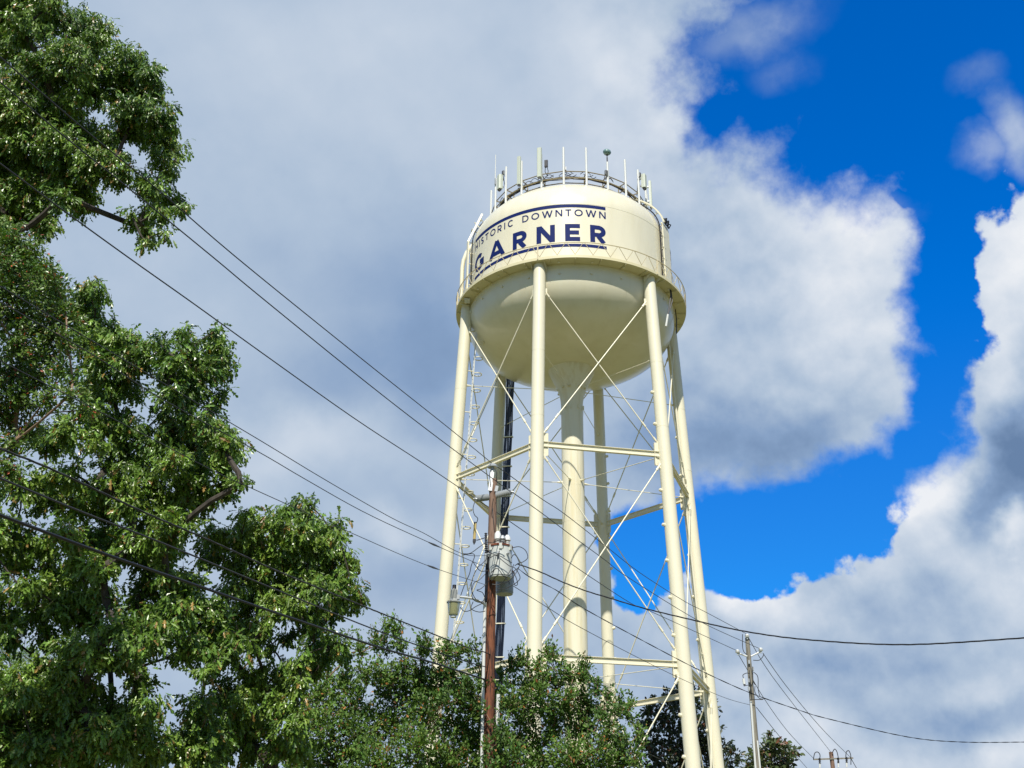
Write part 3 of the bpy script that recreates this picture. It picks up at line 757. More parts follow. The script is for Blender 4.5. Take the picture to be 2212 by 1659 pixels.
def insul(p, q, r, n, parent, m='porc', k=6):
    p = np.asarray(p); q = np.asarray(q); L = np.linalg.norm(q - p); prf = [(.35 * r, 0)]
    for i in range(k):
        z0 = L * (i + .1) / k; z1 = L * (i + .55) / k; z2 = L * (i + .95) / k
        prf += [(.45 * r, z0), (r, z1), (r * .95, z1 + L * .08 / k), (.45 * r, z2)]
    prf.append((.35 * r, L)); mb = MB(); mb.lathe(prf, p, n, axis=q - p); return mb.build('insulator', M[m], parent)
mb = MB(); mb.lathe([(.001, .1), (.07, .09), (.13, .05), (.175, -.01), (.17, -.05), (.06, -.06), (.05, -.12), (.04, -.2), (.001, -.2)], pp(1064, 1007), 18); mb.build('insulator', M['porc'], poleo)
insul(pp(1054.5, 1074, YP - .05), pp(1030, 1077, YP - .35), .115, 16, poleo, k=8); insul(pp(1072, 1070, YP - .1), pp(1103, 1062, YP - .4), .115, 16, poleo, k=8)
for e in ((1027, 1078), (1106, 1063)):
    mb = MB(); c = pp(*e, YP - .38); mb.tube([c + (-.06, 0, 0), c + (.06, 0, 0)], .04, 8); mb.tube([c + (0, 0, .06), c + (0, 0, -.08)], .025, 6); mb.build('wire_clamp', M['galv'], poleo)
# white conduit strapped to the pole
mb = MB(); mb.tube([pp(1047.5, 1290, YP - .1), pp(1046.5, 1340, YP - .1), pp(1040.5, 1655, YP - .12), pp(1040.5, 1655, YP - .12) - dirp * 6], .05, 8); mb.build('conduit', M['white'], poleo)
mb = MB(); mb.tube([pp(1076.5, 1500, YP - .1), pp(1074.5, 1570, YP - .1)], .06, 8); mb.build('conduit', M['white'], poleo)
mb = MB(); mb.tube([pp(1053.5, 1190, YP - .16), pp(1051, 1240, YP - .17), pp(1049.5, 1300, YP - .17)], .05, 6); mb.build('cable_riser', M['black'], poleo)
# cutout fuses and arresters
mb = MB(); mb.tube([pp(1027.5, 1131, YP - .5), pp(1025, 1168, YP - .5)], .035, 8); mb.tube([pp(1024.5, 1131, YP - .45), pp(1022.5, 1168, YP - .45)], .02, 6); fu = mb.build('fuse_cutout', M['tube'], poleo)
mb = MB(); mb.tube([pp(1025, 1165, YP - .5), pp(1024.3, 1171, YP - .5), pp(1024, 1177, YP - .5)], [.055, .05, .005], 8); mb.tube([pp(1026, 1131, YP - .5), pp(1026.5, 1128, YP - .5)], .04, 8); mb.build('fuse_cap', M['darkg'], fu)
mb = MB(); mb.tube([pp(1030, 1167, YP - .45), pp(1050, 1161, YP - .15)], .018, 6); mb.build('bracket', M['darkg'], poleo)
insul(pp(1050, 1196, YP - .3), pp(1049.5, 1151, YP - .3), .055, 12, poleo, m='polymer', k=10)
mb = MB(); mb.tube([pp(1049.5, 1196, YP - .3), pp(1049, 1218, YP - .3)], .05, 10); mb.build('arrester_base', M['galv'], poleo)

def transformer(cx, y0, y1, wpx, Y, label, m, parts=True):
    a, b = P(cx, y0, Y), P(cx, y1, Y); r = wpx / 2 / (F_PX / np.linalg.norm(a - CAM)); b = np.array([a[0], a[1], b[2]]); H = a[2] - b[2]
    o = thing('transformer', b, label, 'transformer', 'pole transformers')
    mb = MB(); mb.lathe([(.001, -.0), (r * .93, 0), (r * .95, .03), (r * .95, .05), (r, .055), (r, H * .55), (r * 1.0, H * .93), (r * .99, H)], b, 40); mb.build('casing', M[m], o)
    mb = MB(); mb.lathe([(r * .99, H + .001), (r * 1.07, H + .002), (r * 1.07, H + .045), (r * .7, H + .075), (.001, H + .085)], b, 40); mb.build('lid', M['rust'], o)
    if parts:
        for th, hh, pm in ((-115, .34, 'white'), (-20, .26, 'white'), (-75, .2, 'galv')):
            q = b + np.array([r * .62 * math.cos(R_(th)), r * .62 * math.sin(R_(th)), H + .07])
            mb = MB(); mb.lathe([(.06, 0), (.085, .03), (.06, .05), (.085, .08), (.06, .10), (.085, .13), (.06, .15), (.11, .16), (.10, hh), (.05, hh + .08), (.001, hh + .09)], q, 14); mb.build('bushing', M[pm], o)
        for th in (-150, -100, -55):
            d = np.array([math.cos(R_(th)), math.sin(R_(th)), 0]); q = b + d * (r + .04) + np.array([0, 0, H * .72])
            mb = MB(); mb.tube([q - d * .06, q + d * .1], .04, 8); mb.build('terminal', M['galv'], o)
        for th in (-150, -90, -35):
            d = np.array([math.cos(R_(th)), math.sin(R_(th)), 0]); mb = MB(); q = b + d * (r * 1.03) + np.array([0, 0, H - .04]); mb.box(q, d * .03, np.array([-d[1], d[0], 0]) * .045, (0, 0, .09)); mb.build('lid_clamp', M['can'], o, smooth=False)
    mb = MB(); q = b + np.array([-.0, r * .2, H * .8]); mb.box(b + np.array([-r * .6, .1, H * .8]), (.18, 0, 0), (0, .05, 0), (0, 0, .06)); mb.build('hanger', M['galv'], o, smooth=False)
    return o
transformer(1081.5, 1184, 1250, 49, YP - .3, 'pale grey-white canister transformer, the nearer and higher on the pole', 'can')
transformer(1090.5, 1238, 1284, 37, YP + .5, 'shaded grey canister transformer hanging lower behind the pole', 'cang', False)  # shade behind the pole is put into this can's darker grey
# jumper loops
LOOPS = [((1108, 1183), (1122, 1181), (1135, 1189), (1140, 1204), (1131, 1213), (1120, 1217), (1112, 1222)),
         ((1104, 1206), (1110, 1198), (1117, 1204), (1122, 1222), (1110, 1234), (1096, 1246), (1080, 1262), (1062, 1262)),
         ((1055, 1193), (1072, 1200), (1087, 1212), (1100, 1222), (1112, 1227), (1122, 1242), (1122, 1252), (1110, 1262), (1090, 1272), (1072, 1271)),
         ((1085, 1262), (1100, 1254), (1113, 1240), (1121, 1225)),
         ((1110, 1219), (1107, 1231), (1115, 1248), (1118, 1262), (1112, 1264), (1109, 1250), (1112, 1236)),
         ((1000, 1199), (1020, 1196), (1025, 1202), (1018, 1222), (1014, 1240), (1004, 1262), (994, 1290)),
         ((994, 1312), (1002, 1320), (1014, 1319), (1028, 1310), (1043, 1303)),
         ((1052, 1206), (1041, 1218), (1032, 1226), (1022, 1246), (1018, 1270), (1026, 1292), (1040, 1300), (1047, 1294)),
         ((1054, 1232), (1040, 1234), (1030, 1226), (1022, 1214)),
         ((1050, 1262), (1038, 1272), (1030, 1275), (1042, 1280), (1047, 1290)),
         ((1066, 1180), (1058, 1200), (1056, 1225), (1060, 1250)), ((1079, 1190), (1073, 1215), (1064, 1240), (1052, 1262)),
         ((1000, 1196), (1016, 1195), (1036, 1181), (1050, 1172), (1062, 1172)),
         ((1059, 1205), (1070, 1199), (1082, 1202), (1092, 1208), (1106, 1216)),
         ((1062, 1010), (1058, 1025), (1060, 1052)), ((1066, 1012), (1073, 1020), (1072, 1040)),
         ((1027, 1080), (1022, 1098), (1025, 1112), (1032, 1120), (1029, 1130)), ((1062, 1255), (1080, 1240), (1098, 1255), (1100, 1262)),
         ((1068, 1150), (1066, 1125), (1064, 1098)), ((1104, 1230), (1090, 1245), (1074, 1228), (1060, 1238)), ((1022, 1300), (1018, 1315), (1034, 1322), (1048, 1320)),
         ((1048, 1240), (1036, 1252), (1022, 1262), (1020, 1290), (1030, 1300), (1046, 1302)), ((1086, 1186), (1088, 1172), (1076, 1168), (1064, 1172))]
def smooth_pts(pts, k=6):
    pts = [np.asarray(p, float) for p in pts]; out = []
    for i in range(len(pts) - 1):
        p0, p1, p2, p3 = pts[max(i - 1, 0)], pts[i], pts[i + 1], pts[min(i + 2, len(pts) - 1)]
        for j in range(k):
            t = j / k; out.append(.5 * ((2 * p1) + (-p0 + p2) * t + (2 * p0 - 5 * p1 + 4 * p2 - p3) * t * t + (-p0 + 3 * p1 - 3 * p2 + p3) * t ** 3))
    return out + [pts[-1]]
for i, lp in enumerate(LOOPS):
    n = len(lp); pts = [P(x, y, YP - .75 - .15 * math.sin(PI * k / (n - 1)) - .03 * (i % 4)) for k, (x, y) in enumerate(lp)]
    mb = MB(); mb.tube(smooth_pts(pts), .013, 5); mb.build('jumper_wire', M['wire'], poleo)
# street lamp
LY = YP - 1.0
lamp = thing('street_lamp', P(1044, 1303, YP - .15), 'grey street lamp with amber ribbed lens on a curved arm', 'street lamp')
mb = MB(); mb.tube(smooth_pts([P(1048, 1306, YP - .15), P(1036, 1299, YP - .35), P(1020, 1293, YP - .6), P(990, 1289, LY)]), .038, 8); mb.build('arm', M['white'], lamp)
s = np.linalg.norm(P(979, 1300, LY) - CAM) / F_PX
c = P(979.5, 1325, LY); def_up = np.array([0, 0, 1.]); H = 1 / math.cos(.25)
def lz(y): return (1325 - y) * s * 1.06
mb = MB(); mb.lathe([(5 * s, lz(1276)), (7 * s, lz(1278)), (7.2 * s, lz(1292)), (6.5 * s, lz(1296)), (9.5 * s, lz(1300)), (15.2 * s, lz(1301.5)), (15.2 * s, lz(1304)), (13.5 * s, lz(1304.3))], c, 28); mb.build('housing', M['cang'], lamp)
mb = MB(); mb.lathe([(.001, lz(1267)), (4 * s, lz(1267.5)), (4 * s, lz(1273)), (5 * s, lz(1276.2))], c, 16); mb.build('photocell', M['black'], lamp)
mb = MB(); mb.lathe([(13.4 * s, lz(1304.5)), (13 * s, lz(1308)), (10.6 * s, lz(1325)), (9.6 * s, lz(1328)), (5.5 * s, lz(1328.5))], c, 28); mb.build('lens', M['lens'], lamp)
mb = MB(); mb.lathe([(5.8 * s, lz(1327)), (6.6 * s, lz(1330)), (6.4 * s, lz(1333)), (.001, lz(1334))], c, 20); mb.build('lens_cap', M['white'], lamp)
mb = MB(); mb.box(P(988, 1290, LY), (.07, 0, 0), (0, .05, 0), (0, 0, .07)); mb.build('arm_joint', M['galv'], lamp, smooth=False)

# ------------------------------------------------------------------ farther poles
YQ = 62.0
t2 = P(1614, 1378, YQ); b2 = P(1636.5, 1659, YQ); d2_ = unit(t2 - b2); g2 = b2 - d2_ * (b2[2] / d2_[2])
pole2 = thing('utility_pole', g2, 'grey weathered utility pole right of the water tower with two side insulators', 'utility pole')
mb = MB(); mb.tube([g2, b2, t2], [.20, .175, .115], 14); mb.build('shaft', M['woodg'], pole2)
def q2(x, y, dy=0): return P(x, y, YQ + dy)
mb = MB(); mb.tube([q2(1614, 1418, -.1), q2(1598, 1412, -.1), q2(1594, 1411, -.1)], .045, 6); mb.build('insulator_arm', M['white'], pole2)
mb = MB(); mb.tube([q2(1622, 1418, -.1), q2(1640, 1409, -.1), q2(1643, 1408, -.1)], .045, 6); mb.build('insulator_arm', M['white'], pole2)
for x, y in ((1593.5, 1411), (1643.5, 1407), (1614, 1377)):
    mb = MB(); mb.lathe([(.04, -.1), (.05, 0), (.12, .03), (.13, .07), (.07, .1), (.12, .12), (.11, .16), (.04, .2), (.001, .21)], q2(x, y, -.15), 12); mb.build('insulator', M['white'], pole2)
mb = MB(); mb.tube([q2(1606, 1466, -.3), q2(1608, 1478, -.3)], .075, 10); ar = mb.build('arrester', M['white'], pole2)
mb = MB(); mb.tube([q2(1608, 1478, -.3), q2(1609, 1482, -.3)], .06, 8); mb.tube([q2(1609, 1481, -.3), q2(1624, 1479, -.15)], .02, 5); mb.build('arrester_bracket', M['darkg'], ar)
for lp in (((1604, 1370), (1604, 1395), (1607, 1408), (1614, 1414)), ((1606, 1465), (1605, 1458), (1613, 1454), (1620, 1455)), ((1627, 1426), (1640, 1426), (1648, 1418), (1650, 1412)), ((1619, 1448), (1621, 1475), (1624, 1500)), ((1628, 1452), (1637, 1462), (1638, 1490), (1642, 1505)),
           ((1631, 1482), (1631, 1495), (1640, 1508), (1650, 1510)), ((1626, 1440), (1627, 1470), (1632, 1480)), ((1621, 1511), (1635, 1511), (1648, 1511))):
    mb = MB(); mb.tube(smooth_pts([q2(x, y, -.35) for x, y in lp]), .022, 5); mb.build('jumper_wire', M['wire'], pole2)
mb = MB(); mb.tube([q2(1622, 1515, -.2), q2(1632, 1659, -.2), q2(1632, 1659, -.2) - d2_ * 6], .055, 6); mb.build('conduit', M['white'], pole2)
mb = MB(); mb.tube([q2(1636, 1600, -.2), q2(1642, 1659, -.2), q2(1642, 1659, -.2) - d2_ * 6], .045, 6); mb.build('conduit', M['white'], pole2)
for y in (1430, 1445, 1470, 1488):
    mb = MB(); mb.box(q2(1626 if y % 2 else 1618, y, -.2), (.05, 0, 0), (0, .05, 0), (0, 0, .1)); mb.build('bolt_plate', M['galv'], pole2, smooth=False)
YT = 104.0
t3 = P(1795, 1624.5, YT); g3 = np.array([t3[0] + .2, t3[1], 0])
pole3 = thing('utility_pole', g3, 'distant brown utility pole whose crossarm top just shows at the bottom edge', 'utility pole')
mb = MB(); mb.tube([g3, t3], [.24, .19], 12); mb.build('shaft', M['woodtop'], pole3)
def q3(x, y, dy=0): return P(x, y, YT + dy)
mb = MB(); mb.bar(q3(1757, 1640.5, -.2), q3(1843, 1637.5, -.2), .1, .12); mb.build('crossarm', M['woodg'], pole3, smooth=False)
for x, y in ((1770.5, 1641), (1810.5, 1640), (1828.5, 1639)):
    insul(q3(x, y - 4, -.35), q3(x + .5, y + 9, -.35), .12, 10, pole3, m='polymer', k=4)
    mb = MB(); mb.tube([q3(x + .4, y + 9, -.35), q3(x + .6, y + 18, -.35)], .08, 8); mb.build('arrester_base', M['white'], pole3)
for xs_ in (((1757, 1640), (1760, 1627), (1766, 1624.5), (1771, 1630), (1771, 1638)), ((1798, 1626), (1803, 1618), (1808, 1624), (1811, 1637)), ((1827, 1637), (1828, 1625), (1833, 1621.5), (1837, 1629), (1838, 1638), (1838, 1652))):
    mb = MB(); mb.tube(smooth_pts([q3(x, y, -.35) for x, y in xs_]), .04, 5); mb.build('jumper_wire', M['wire'], pole3)

# ------------------------------------------------------------------ wires
# a straight span keeps 1/depth linear in picture coordinates
def span(pts, Y0, Y1, x0=None, x1=None):
    x0 = pts[0][0] if x0 is None else x0; x1 = pts[-1][0] if x1 is None else x1
    sp = smooth_pts([np.array([x, y]) for x, y in pts], 5)
    out = []
    for x, y in sp:
        t = (x - x0) / (x1 - x0); Y = 1 / ((1 - t) / Y0 + t / Y1); out.append(P(x, y, Y))
    return out
def wire(name, pts3, r, label, cat, m='wire', strands=0, group=None):
    mb = MB()
    if strands:
        # twisted: strands winding round the centre line
        L = 0; dens = []
        P3 = [np.asarray(p) for p in pts3]
        fine = [P3[0]]; 
        for a, b in zip(P3[:-1], P3[1:]):
            k = max(1, int(np.linalg.norm(b - a) / .12)); fine += [a + (b - a) * i / k for i in range(1, k + 1)]
        for s in range(strands):
            L = 0; out = []
            for i, p in enumerate(fine):
                d = fine[min(i + 1, len(fine) - 1)] - fine[max(i - 1, 0)]; u, w_ = frame(d)
                if i: L += np.linalg.norm(p - fine[i - 1])
                ph = L * 2 * PI / 1.25 + s * 2 * PI / strands
                out.append(p + (u * math.cos(ph) + w_ * math.sin(ph)) * r * 1.0)
            mb.tube(out, r, 4)
    else: mb.tube(pts3, r, 6)
    return tag(mb.build(name, M[m], None), label, cat, group)
GW = 'overhead wires along the pole line'
extL = lambda pts, n: pts
def ext_start(pts3, L=14):   # carry a span on past the picture edge
    d = unit(pts3[0] - pts3[2]); return [pts3[0] + d * L, pts3[0] + d * L * .5] + pts3
YL = 14.0
wa = [(0, 123), (183, 280), (333, 403), (507, 553), (765, 762), (965, 921), (1063, 1001)]
wb = [(0, 177), (133, 290), (260, 392), (457, 553), (553, 633), (760, 801), (914, 921.6), (1082, 1047), (1106, 1063)]
wc = [(0, 353), (117, 440), (273, 553), (417, 655), (553, 753), (760, 900), (914, 1001), (1027, 1077)]
wire('power_line', ext_start(span(wa, YL, YP)), .0125, 'uppermost overhead wire from the top left corner to the pole top insulator', 'power line', group=GW)
wire('power_line', ext_start(span(wb, YL, YP - .38)), .0125, 'second overhead wire from the top left, ending at the right ribbed insulator', 'power line', group=GW)
wire('power_line', ext_start(span(wc, YL, YP - .38)), .0125, 'third overhead wire from the left edge, ending at the left ribbed insulator', 'power line', group=GW)
wire('power_line', span([(1063, 1001), (1099, 1025.5), (1167.6, 1076), (1218, 1109), (1312, 1182.5), (1380, 1235.7), (1474.6, 1296.5), (1524, 1322), (1614, 1370)], YP, YQ), .014, 'highest wire sloping from the near pole top across the tower to the grey pole', 'power line', group=GW)
wire('power_line', span([(1106, 1063), (1167.6, 1106.5), (1238.5, 1159.7), (1309.4, 1211.6), (1344, 1238.7), (1454, 1308.7), (1531, 1352), (1643, 1402)], YP - .38, YQ), .014, 'wire from the near pole to the right side insulator of the grey pole', 'power line', group=GW)
wire('power_line', span([(1027, 1077), (1076, 1109), (1167.6, 1172.4), (1269, 1242), (1361, 1302), (1401, 1318.7), (1593, 1406)], YP + .2, YQ), .014, 'wire from the near pole to the left side insulator of the grey pole', 'power line', group=GW)
wire('service_cable', ext_start(span([(20, 630), (143, 703), (367, 836), (553, 946), (695, 1032), (839, 1115), (914, 1151), (998, 1196), (1052, 1200)], YL + 1, YP - .3), 10), .009, 'fourth wire from the left, leaving the oak crown just above its twin', 'cable', group=GW)
wire('service_cable', ext_start(span([(60, 686), (200, 766), (347, 860), (553, 973), (654, 1032), (782, 1104), (914, 1166), (1033, 1218), (1050, 1222)], YL + 1, YP - .3), 10), .009, 'fifth wire from the left, just below its twin, with a dark splice near the pole', 'cable', group=GW)
wire('service_cable', ext_start(span([(80, 820), (197, 880), (333, 950), (467, 1020), (533, 1050), (673, 1113), (763, 1153), (914, 1218), (1048, 1263)], YL + 1, YP - .3), 10), .008, 'thin wire crossing the oak behind leaves and reaching the pole below the transformer', 'cable', group=GW)
for (x, y, x2, y2, lab) in ((926, 1171.5, 950, 1182, 'dark splice sleeve on the fifth wire near the leg of the tower'), (924, 1221.5, 946, 1229.5, 'dark splice sleeve on the lower thin wire near the leg of the tower')):
    mb = MB(); mb.tube([P(x, y, 28.5), P((x + x2) / 2, (y + y2) / 2, 29), P(x2, y2, 29.6)], [.016, .03, .016], 8); tag(mb.build('splice_sleeve', M['darkg']), lab, 'splice', 'splices on the wires')
wire('service_cable', ext_start(span([(10, 973), (117, 1016), (310, 1106), (450, 1166), (605, 1236), (782, 1308), (914, 1361), (1014, 1400), (1050, 1410), (1084, 1429), (1128, 1462), (1230, 1535), (1371, 1612), (1464, 1659)], YL, YP - .3, 10, 1055), 10), .0095, 'twisted cable sloping over the lower oak, upper of the three lowest lines', 'cable', strands=3, group=GW)
wire('service_cable', ext_start(span([(0, 1033), (180, 1107), (333, 1166), (553, 1256), (624, 1285), (812, 1361), (971, 1417.5), (1050, 1441)], YL, YP - .2), 10), .015, 'middle of the three lowest lines crossing the oak crown', 'cable', group=GW)
wire('trunk_cable', ext_start(span([(57, 1134), (233, 1199), (400, 1256), (553, 1309), (650, 1342), (820, 1398.6), (930, 1430), (1050, 1469)], YL + 1, YP - .2), 10), .025, 'thickest black cable, lowest of all the lines crossing the oak', 'cable', m='black', group=GW)
sp_r = span([(1117, 1218), (1167.6, 1235.7), (1218, 1258.5), (1269, 1277.5), (1319.6, 1292.7), (1383, 1311.7), (1474, 1334), (1608, 1363.6), (1752, 1382.5), (1961, 1392.5), (2212, 1378)], YP - .8, 27)
wire('service_cable', sp_r + [sp_r[-1] + unit(sp_r[-1] - sp_r[-3]) * 45 + np.array([0, 0, 4.0])], .0105, 'thick twisted cable sagging from the near pole to the right edge above the grey pole', 'cable', m='black', strands=3)
sp_k = span([(1119, 1228), (1147, 1248), (1200, 1274), (1269, 1319), (1454, 1418.7), (1531, 1457), (1621, 1497), (1725, 1533.6), (1786, 1552), (1961, 1592), (2080, 1603), (2212, 1603)], YP - .8, 46)
wire('service_cable', sp_k + [sp_k[-1] + unit(sp_k[-1] - sp_k[-3]) * 45 + np.array([0, 0, 4.5])], .009, 'lower sagging twisted cable from the near pole past the grey pole to the right edge', 'cable', m='black', strands=2)
wire('service_cable', span([(1109, 1266), (1188, 1315.5), (1247.6, 1352), (1414, 1438.7), (1552, 1502), (1621, 1523)], YP, YQ), .011, 'lowest thin wire from the near pole across the tower legs to the grey pole', 'cable', group=GW)
for pts, lab in (([(1616, 1376), (1668, 1461), (1795, 1625)], 'wire from the grey pole top down to the distant pole top'),
                 ([(1648, 1411), (1697, 1480), (1770, 1568), (1838, 1637)], 'rightmost wire from the grey pole down to the distant crossarm'),
                 ([(1594, 1412), (1614, 1446), (1648, 1505), (1700, 1578), (1757, 1638)], 'wire from left insulator of the grey pole to left end of the distant crossarm'),
                 ([(1634, 1528), (1685, 1592), (1743, 1659)], 'lowest wire from the grey pole running down past the small tree')):
    sp_ = span(pts, YQ, YT); 
    wire('power_line', sp_ + ([sp_[-1] + unit(sp_[-1] - sp_[-2]) * 8] if 'small tree' in lab else []), .02, lab, 'power line', group='wires beyond the grey pole')
wire('power_line', [q3(1838, 1638), q3(1850, 1659), q3(1880, 1712, 20)], .03, 'short wire leaving the right end of the distant crossarm', 'power line', group='wires beyond the grey pole')

# ------------------------------------------------------------------ foliage
def leaf_oak():
    # lobed: narrow body + pairs of pointed lobes, folded a little on the midrib
    V = [(0, 0, 0), (-.045, .30, .0), (.045, .30, .0), (-.045, .62, .0), (.045, .62, .0), (0, 1.15, -.12),
         (-.25, .62, .09), (.25, .62, .09), (-.17, .96, .04), (.17, .96, .04), (-.16, .36, .06), (.16, .36, .06)]
    F = [(0, 2, 1), (1, 2, 4, 3), (3, 4, 5), (1, 3, 6), (2, 7, 4), (3, 5, 8), (4, 9, 5), (0, 1, 10), (0, 11, 2)]
    return np.array(V), F
def leaf_oval():
    V = [(0, 0, 0), (-.24, .35, .06), (0, .4, 0), (.24, .35, .06), (-.17, .75, .05), (.17, .75, .05), (0, 1, -.04)]
    F = [(0, 2, 1), (0, 3, 2), (1, 2, 6, 4), (2, 3, 5, 6)]
    return np.array(V), F
def leaf_needle():
    V = [(0, 0, 0), (.10, .1, 0), (.02, 1, 0), (0, 0, 0), (-.5, .8, .1), (-.4, .85, .1), (0, 0, 0), (.5, .8, -.1), (.42, .9, -.1), (0, 0, 0), (.05, .8, .5), (-.05, .85, .45)]
    return np.array(V), [(0, 1, 2), (3, 4, 5), (6, 7, 8), (9, 10, 11)]

def scatter_leaves(pos, dirs, size, tmpl):
    """pos, dirs (n,3), size (n,) -> mesh arrays"""
    Vt, F = tmpl; n = len(pos)
    y = dirs / (np.linalg.norm(dirs, axis=1, keepdims=True) + 1e-9)
    r = rng.normal(size=(n, 3)) * .8 + np.array([-.05, -1.0, 1.0])        # leaf face tends upward
    x = np.cross(y, r); x /= np.linalg.norm(x, axis=1, keepdims=True) + 1e-9
    z = np.cross(x, y)
    V = pos[:, None, :] + size[:, None, None] * (Vt[None, :, 0, None] * x[:, None, :] + Vt[None, :, 1, None] * y[:, None, :] + Vt[None, :, 2, None] * z[:, None, :])
    return V.reshape(-1, 3), F, len(Vt), n
def build_leaves(name, m, parent, pos, dirs, size, tmpl):
    V, F, k, n = scatter_leaves(pos, dirs, size, tmpl)
    off = np.array(ORG[parent.name])
    lens1 = np.array([len(f) for f in F], dtype=np.int32); idx1 = np.array([i for f in F for i in f], dtype=np.int64)
    lens = np.tile(lens1, n); idx = (idx1[None, :] + (np.arange(n) * k)[:, None]).ravel().astype(np.int32)
    me = bpy.data.meshes.new(name); me.vertices.add(len(V)); me.vertices.foreach_set('co', (V - off).astype(np.float32).ravel())
    me.loops.add(len(idx)); me.loops.foreach_set('vertex_index', idx)
    me.polygons.add(len(lens)); me.polygons.foreach_set('loop_start', np.concatenate([[0], np.cumsum(lens)[:-1]]).astype(np.int32))
    try: me.polygons.foreach_set('loop_total', lens)
    except Exception: pass
    me.update(calc_edges=True); me.polygons.foreach_set('use_smooth', np.zeros(len(lens), dtype=bool)); me.materials.append(m)
    o = bpy.data.objects.new(name, me); COL.objects.link(o); o.parent = parent; ORG[o.name] = tuple(off)
    return o

def tree(name, label, cat, base, clumps, Y, leaf, lsize, lm, barkm, spray_density, per_spray, droop=.5, depthk=1.3, trunk_r=.3, crown_low=None, spray_r=.28, up=0.0, seeds=None, jitter=1.2, group=None, branch=True, trunk_top=None):
    """clumps: (px, py, r_px[, dY]) in the picture's angular coordinates, standing at distance Y."""
    root = thing(name, base, label, cat, group)
    base = np.asarray(base, float)
    C = []; R = []
    for c in clumps:
        px, py, r = c[:3]; dY = c[3] if len(c) > 3 else rnd.uniform(-jitter, jitter); k = c[4] if len(c) > 4 else 1
        p = P(px, py, Y + dY); s = np.linalg.norm(p - CAM) / F_PX
        C.append(p); R.append((r * s, r * s * depthk, r * s * k))
    C = np.array(C); R = np.array(R)
    # woody skeleton ------------------------------------------------------------
    nodes = [base, base + (0, 0, .5)]; par = [-1, 0]
    tt = np.asarray(trunk_top if trunk_top is not None else base + np.array([0, 0, max(2.0, (C[:, 2].min() - base[2]))]))
    for k in range(1, 7): nodes.append(base + (tt - base) * k / 6 + np.array([rnd.uniform(-.12, .12), rnd.uniform(-.12, .12), 0])); par.append(len(nodes) - 2)
    order = np.argsort(np.linalg.norm(C - tt, axis=1))
    ends = []
    for ci in order:
        tgt = C[ci]; N = np.array(nodes[2:]); d = np.linalg.norm(N - tgt, axis=1) + .25 * np.maximum(0, N[:, 2] - tgt[2] + .5) * 4
        j = int(np.argmin(d)) + 2; p0 = nodes[j]; L = np.linalg.norm(tgt - p0); k = max(2, int(L / .8)); prev = j
        perp = rng.normal(size=3) * L * .015
        for q in range(1, k + 1):
            t = q / k; pt = p0 + (tgt - p0) * t + perp * math.sin(PI * t) + np.array([0, 0, 1]) * math.sin(PI * t) * L * .03
            nodes.append(pt); par.append(prev); prev = len(nodes) - 1
        ends.append((ci, prev))
    N = len(nodes); w = np.zeros(N)
    for ci, e in ends:
        j = e
        while j != -1: w[j] += 1; j = par[j]
    w[:2] = w.max()
    rad = trunk_r * (np.maximum(w, .6) / w.max()) ** .62 * 0.52 + .006
    mb = MB(); done = set()
    kids = [[] for _ in range(N)]
    for i, p_ in enumerate(par):
        if p_ >= 0: kids[p_].append(i)
    def run(start, parent_i):
        stack = [(start, parent_i)]
        while stack:
            st, pi = stack.pop(); pts = []; rs = []
            if pi >= 0: pts.append(nodes[pi]); rs.append(rad[st] if True else rad[pi])
            i = st
            while True:
                pts.append(nodes[i]); rs.append(rad[i])
                ks = sorted(kids[i], key=lambda q: -w[q])
                if not ks: break
                for q in ks[1:]: stack.append((q, i))
                i = ks[0]
            if len(pts) > 1: mb.tube(smooth_pts(pts, 2), list(np.interp(np.linspace(0, len(rs) - 1, 2 * (len(rs) - 1) + 1), range(len(rs)), rs)), 7)
    run(0, -1)
    # sprays -----------------------------------------------------------------------
    pos = []; dirs = []; size = []; tw = mb; sp_all = []
    for ci in range(len(C)):
        r3 = R[ci]; area = (r3[0] * r3[2] * PI); n = max(5, int(area * spray_density))
        u = rng.normal(size=(n, 3)); u /= np.linalg.norm(u, axis=1, keepdims=True); rr = rng.random(n) ** .42
        q = C[ci] + u * rr[:, None] * r3
        outd = u + np.array([0, 0, .25])
        sp_all.append(q)
        for k in range(n):
            ns = per_spray + rnd.randint(-2, 2)
            ax = unit(outd[k] + rng.normal(size=3) * .35 + np.array([0, 0, up]))
            t = rng.random(ns)
            pr = q[k] + ax[None, :] * (t[:, None] - .5) * spray_r * 2 + rng.normal(size=(ns, 3)) * spray_r * .22
            dv = ax[None, :] * .7 + rng.normal(size=(ns, 3)) * .6; dv[:, 2] -= droop * (1 + rng.random(ns) * .8)
            pos.append(pr); dirs.append(dv); size.append(lsize * (.5 + .75 * rng.random(ns)))
            if branch and k % 7 == 0:
                tw.tube([C[ci], C[ci] + (q[k] - C[ci]) * .6 + rng.normal(size=3) * .06, q[k] + ax * spray_r * .8], [.016, .01, .004], 3, cap=False)
    build_leaves('crown', M[lm], root, np.concatenate(pos), np.concatenate(dirs), np.concatenate(size), leaf())
    mb.build('trunk', M[barkm], root)
    if seeds:
        sp_ = np.concatenate(sp_all); sel = sp_[rng.random(len(sp_)) < seeds[0]]
        pr = np.repeat(sel, seeds[1], 0); pr = pr + rng.normal(size=pr.shape) * np.array([.07, .07, .12]); pr[:, 2] += .12
        build_leaves('seed_heads', M[seeds[2]], root, pr, rng.normal(size=pr.shape), np.full(len(pr), .045), leaf_oval())
    return root

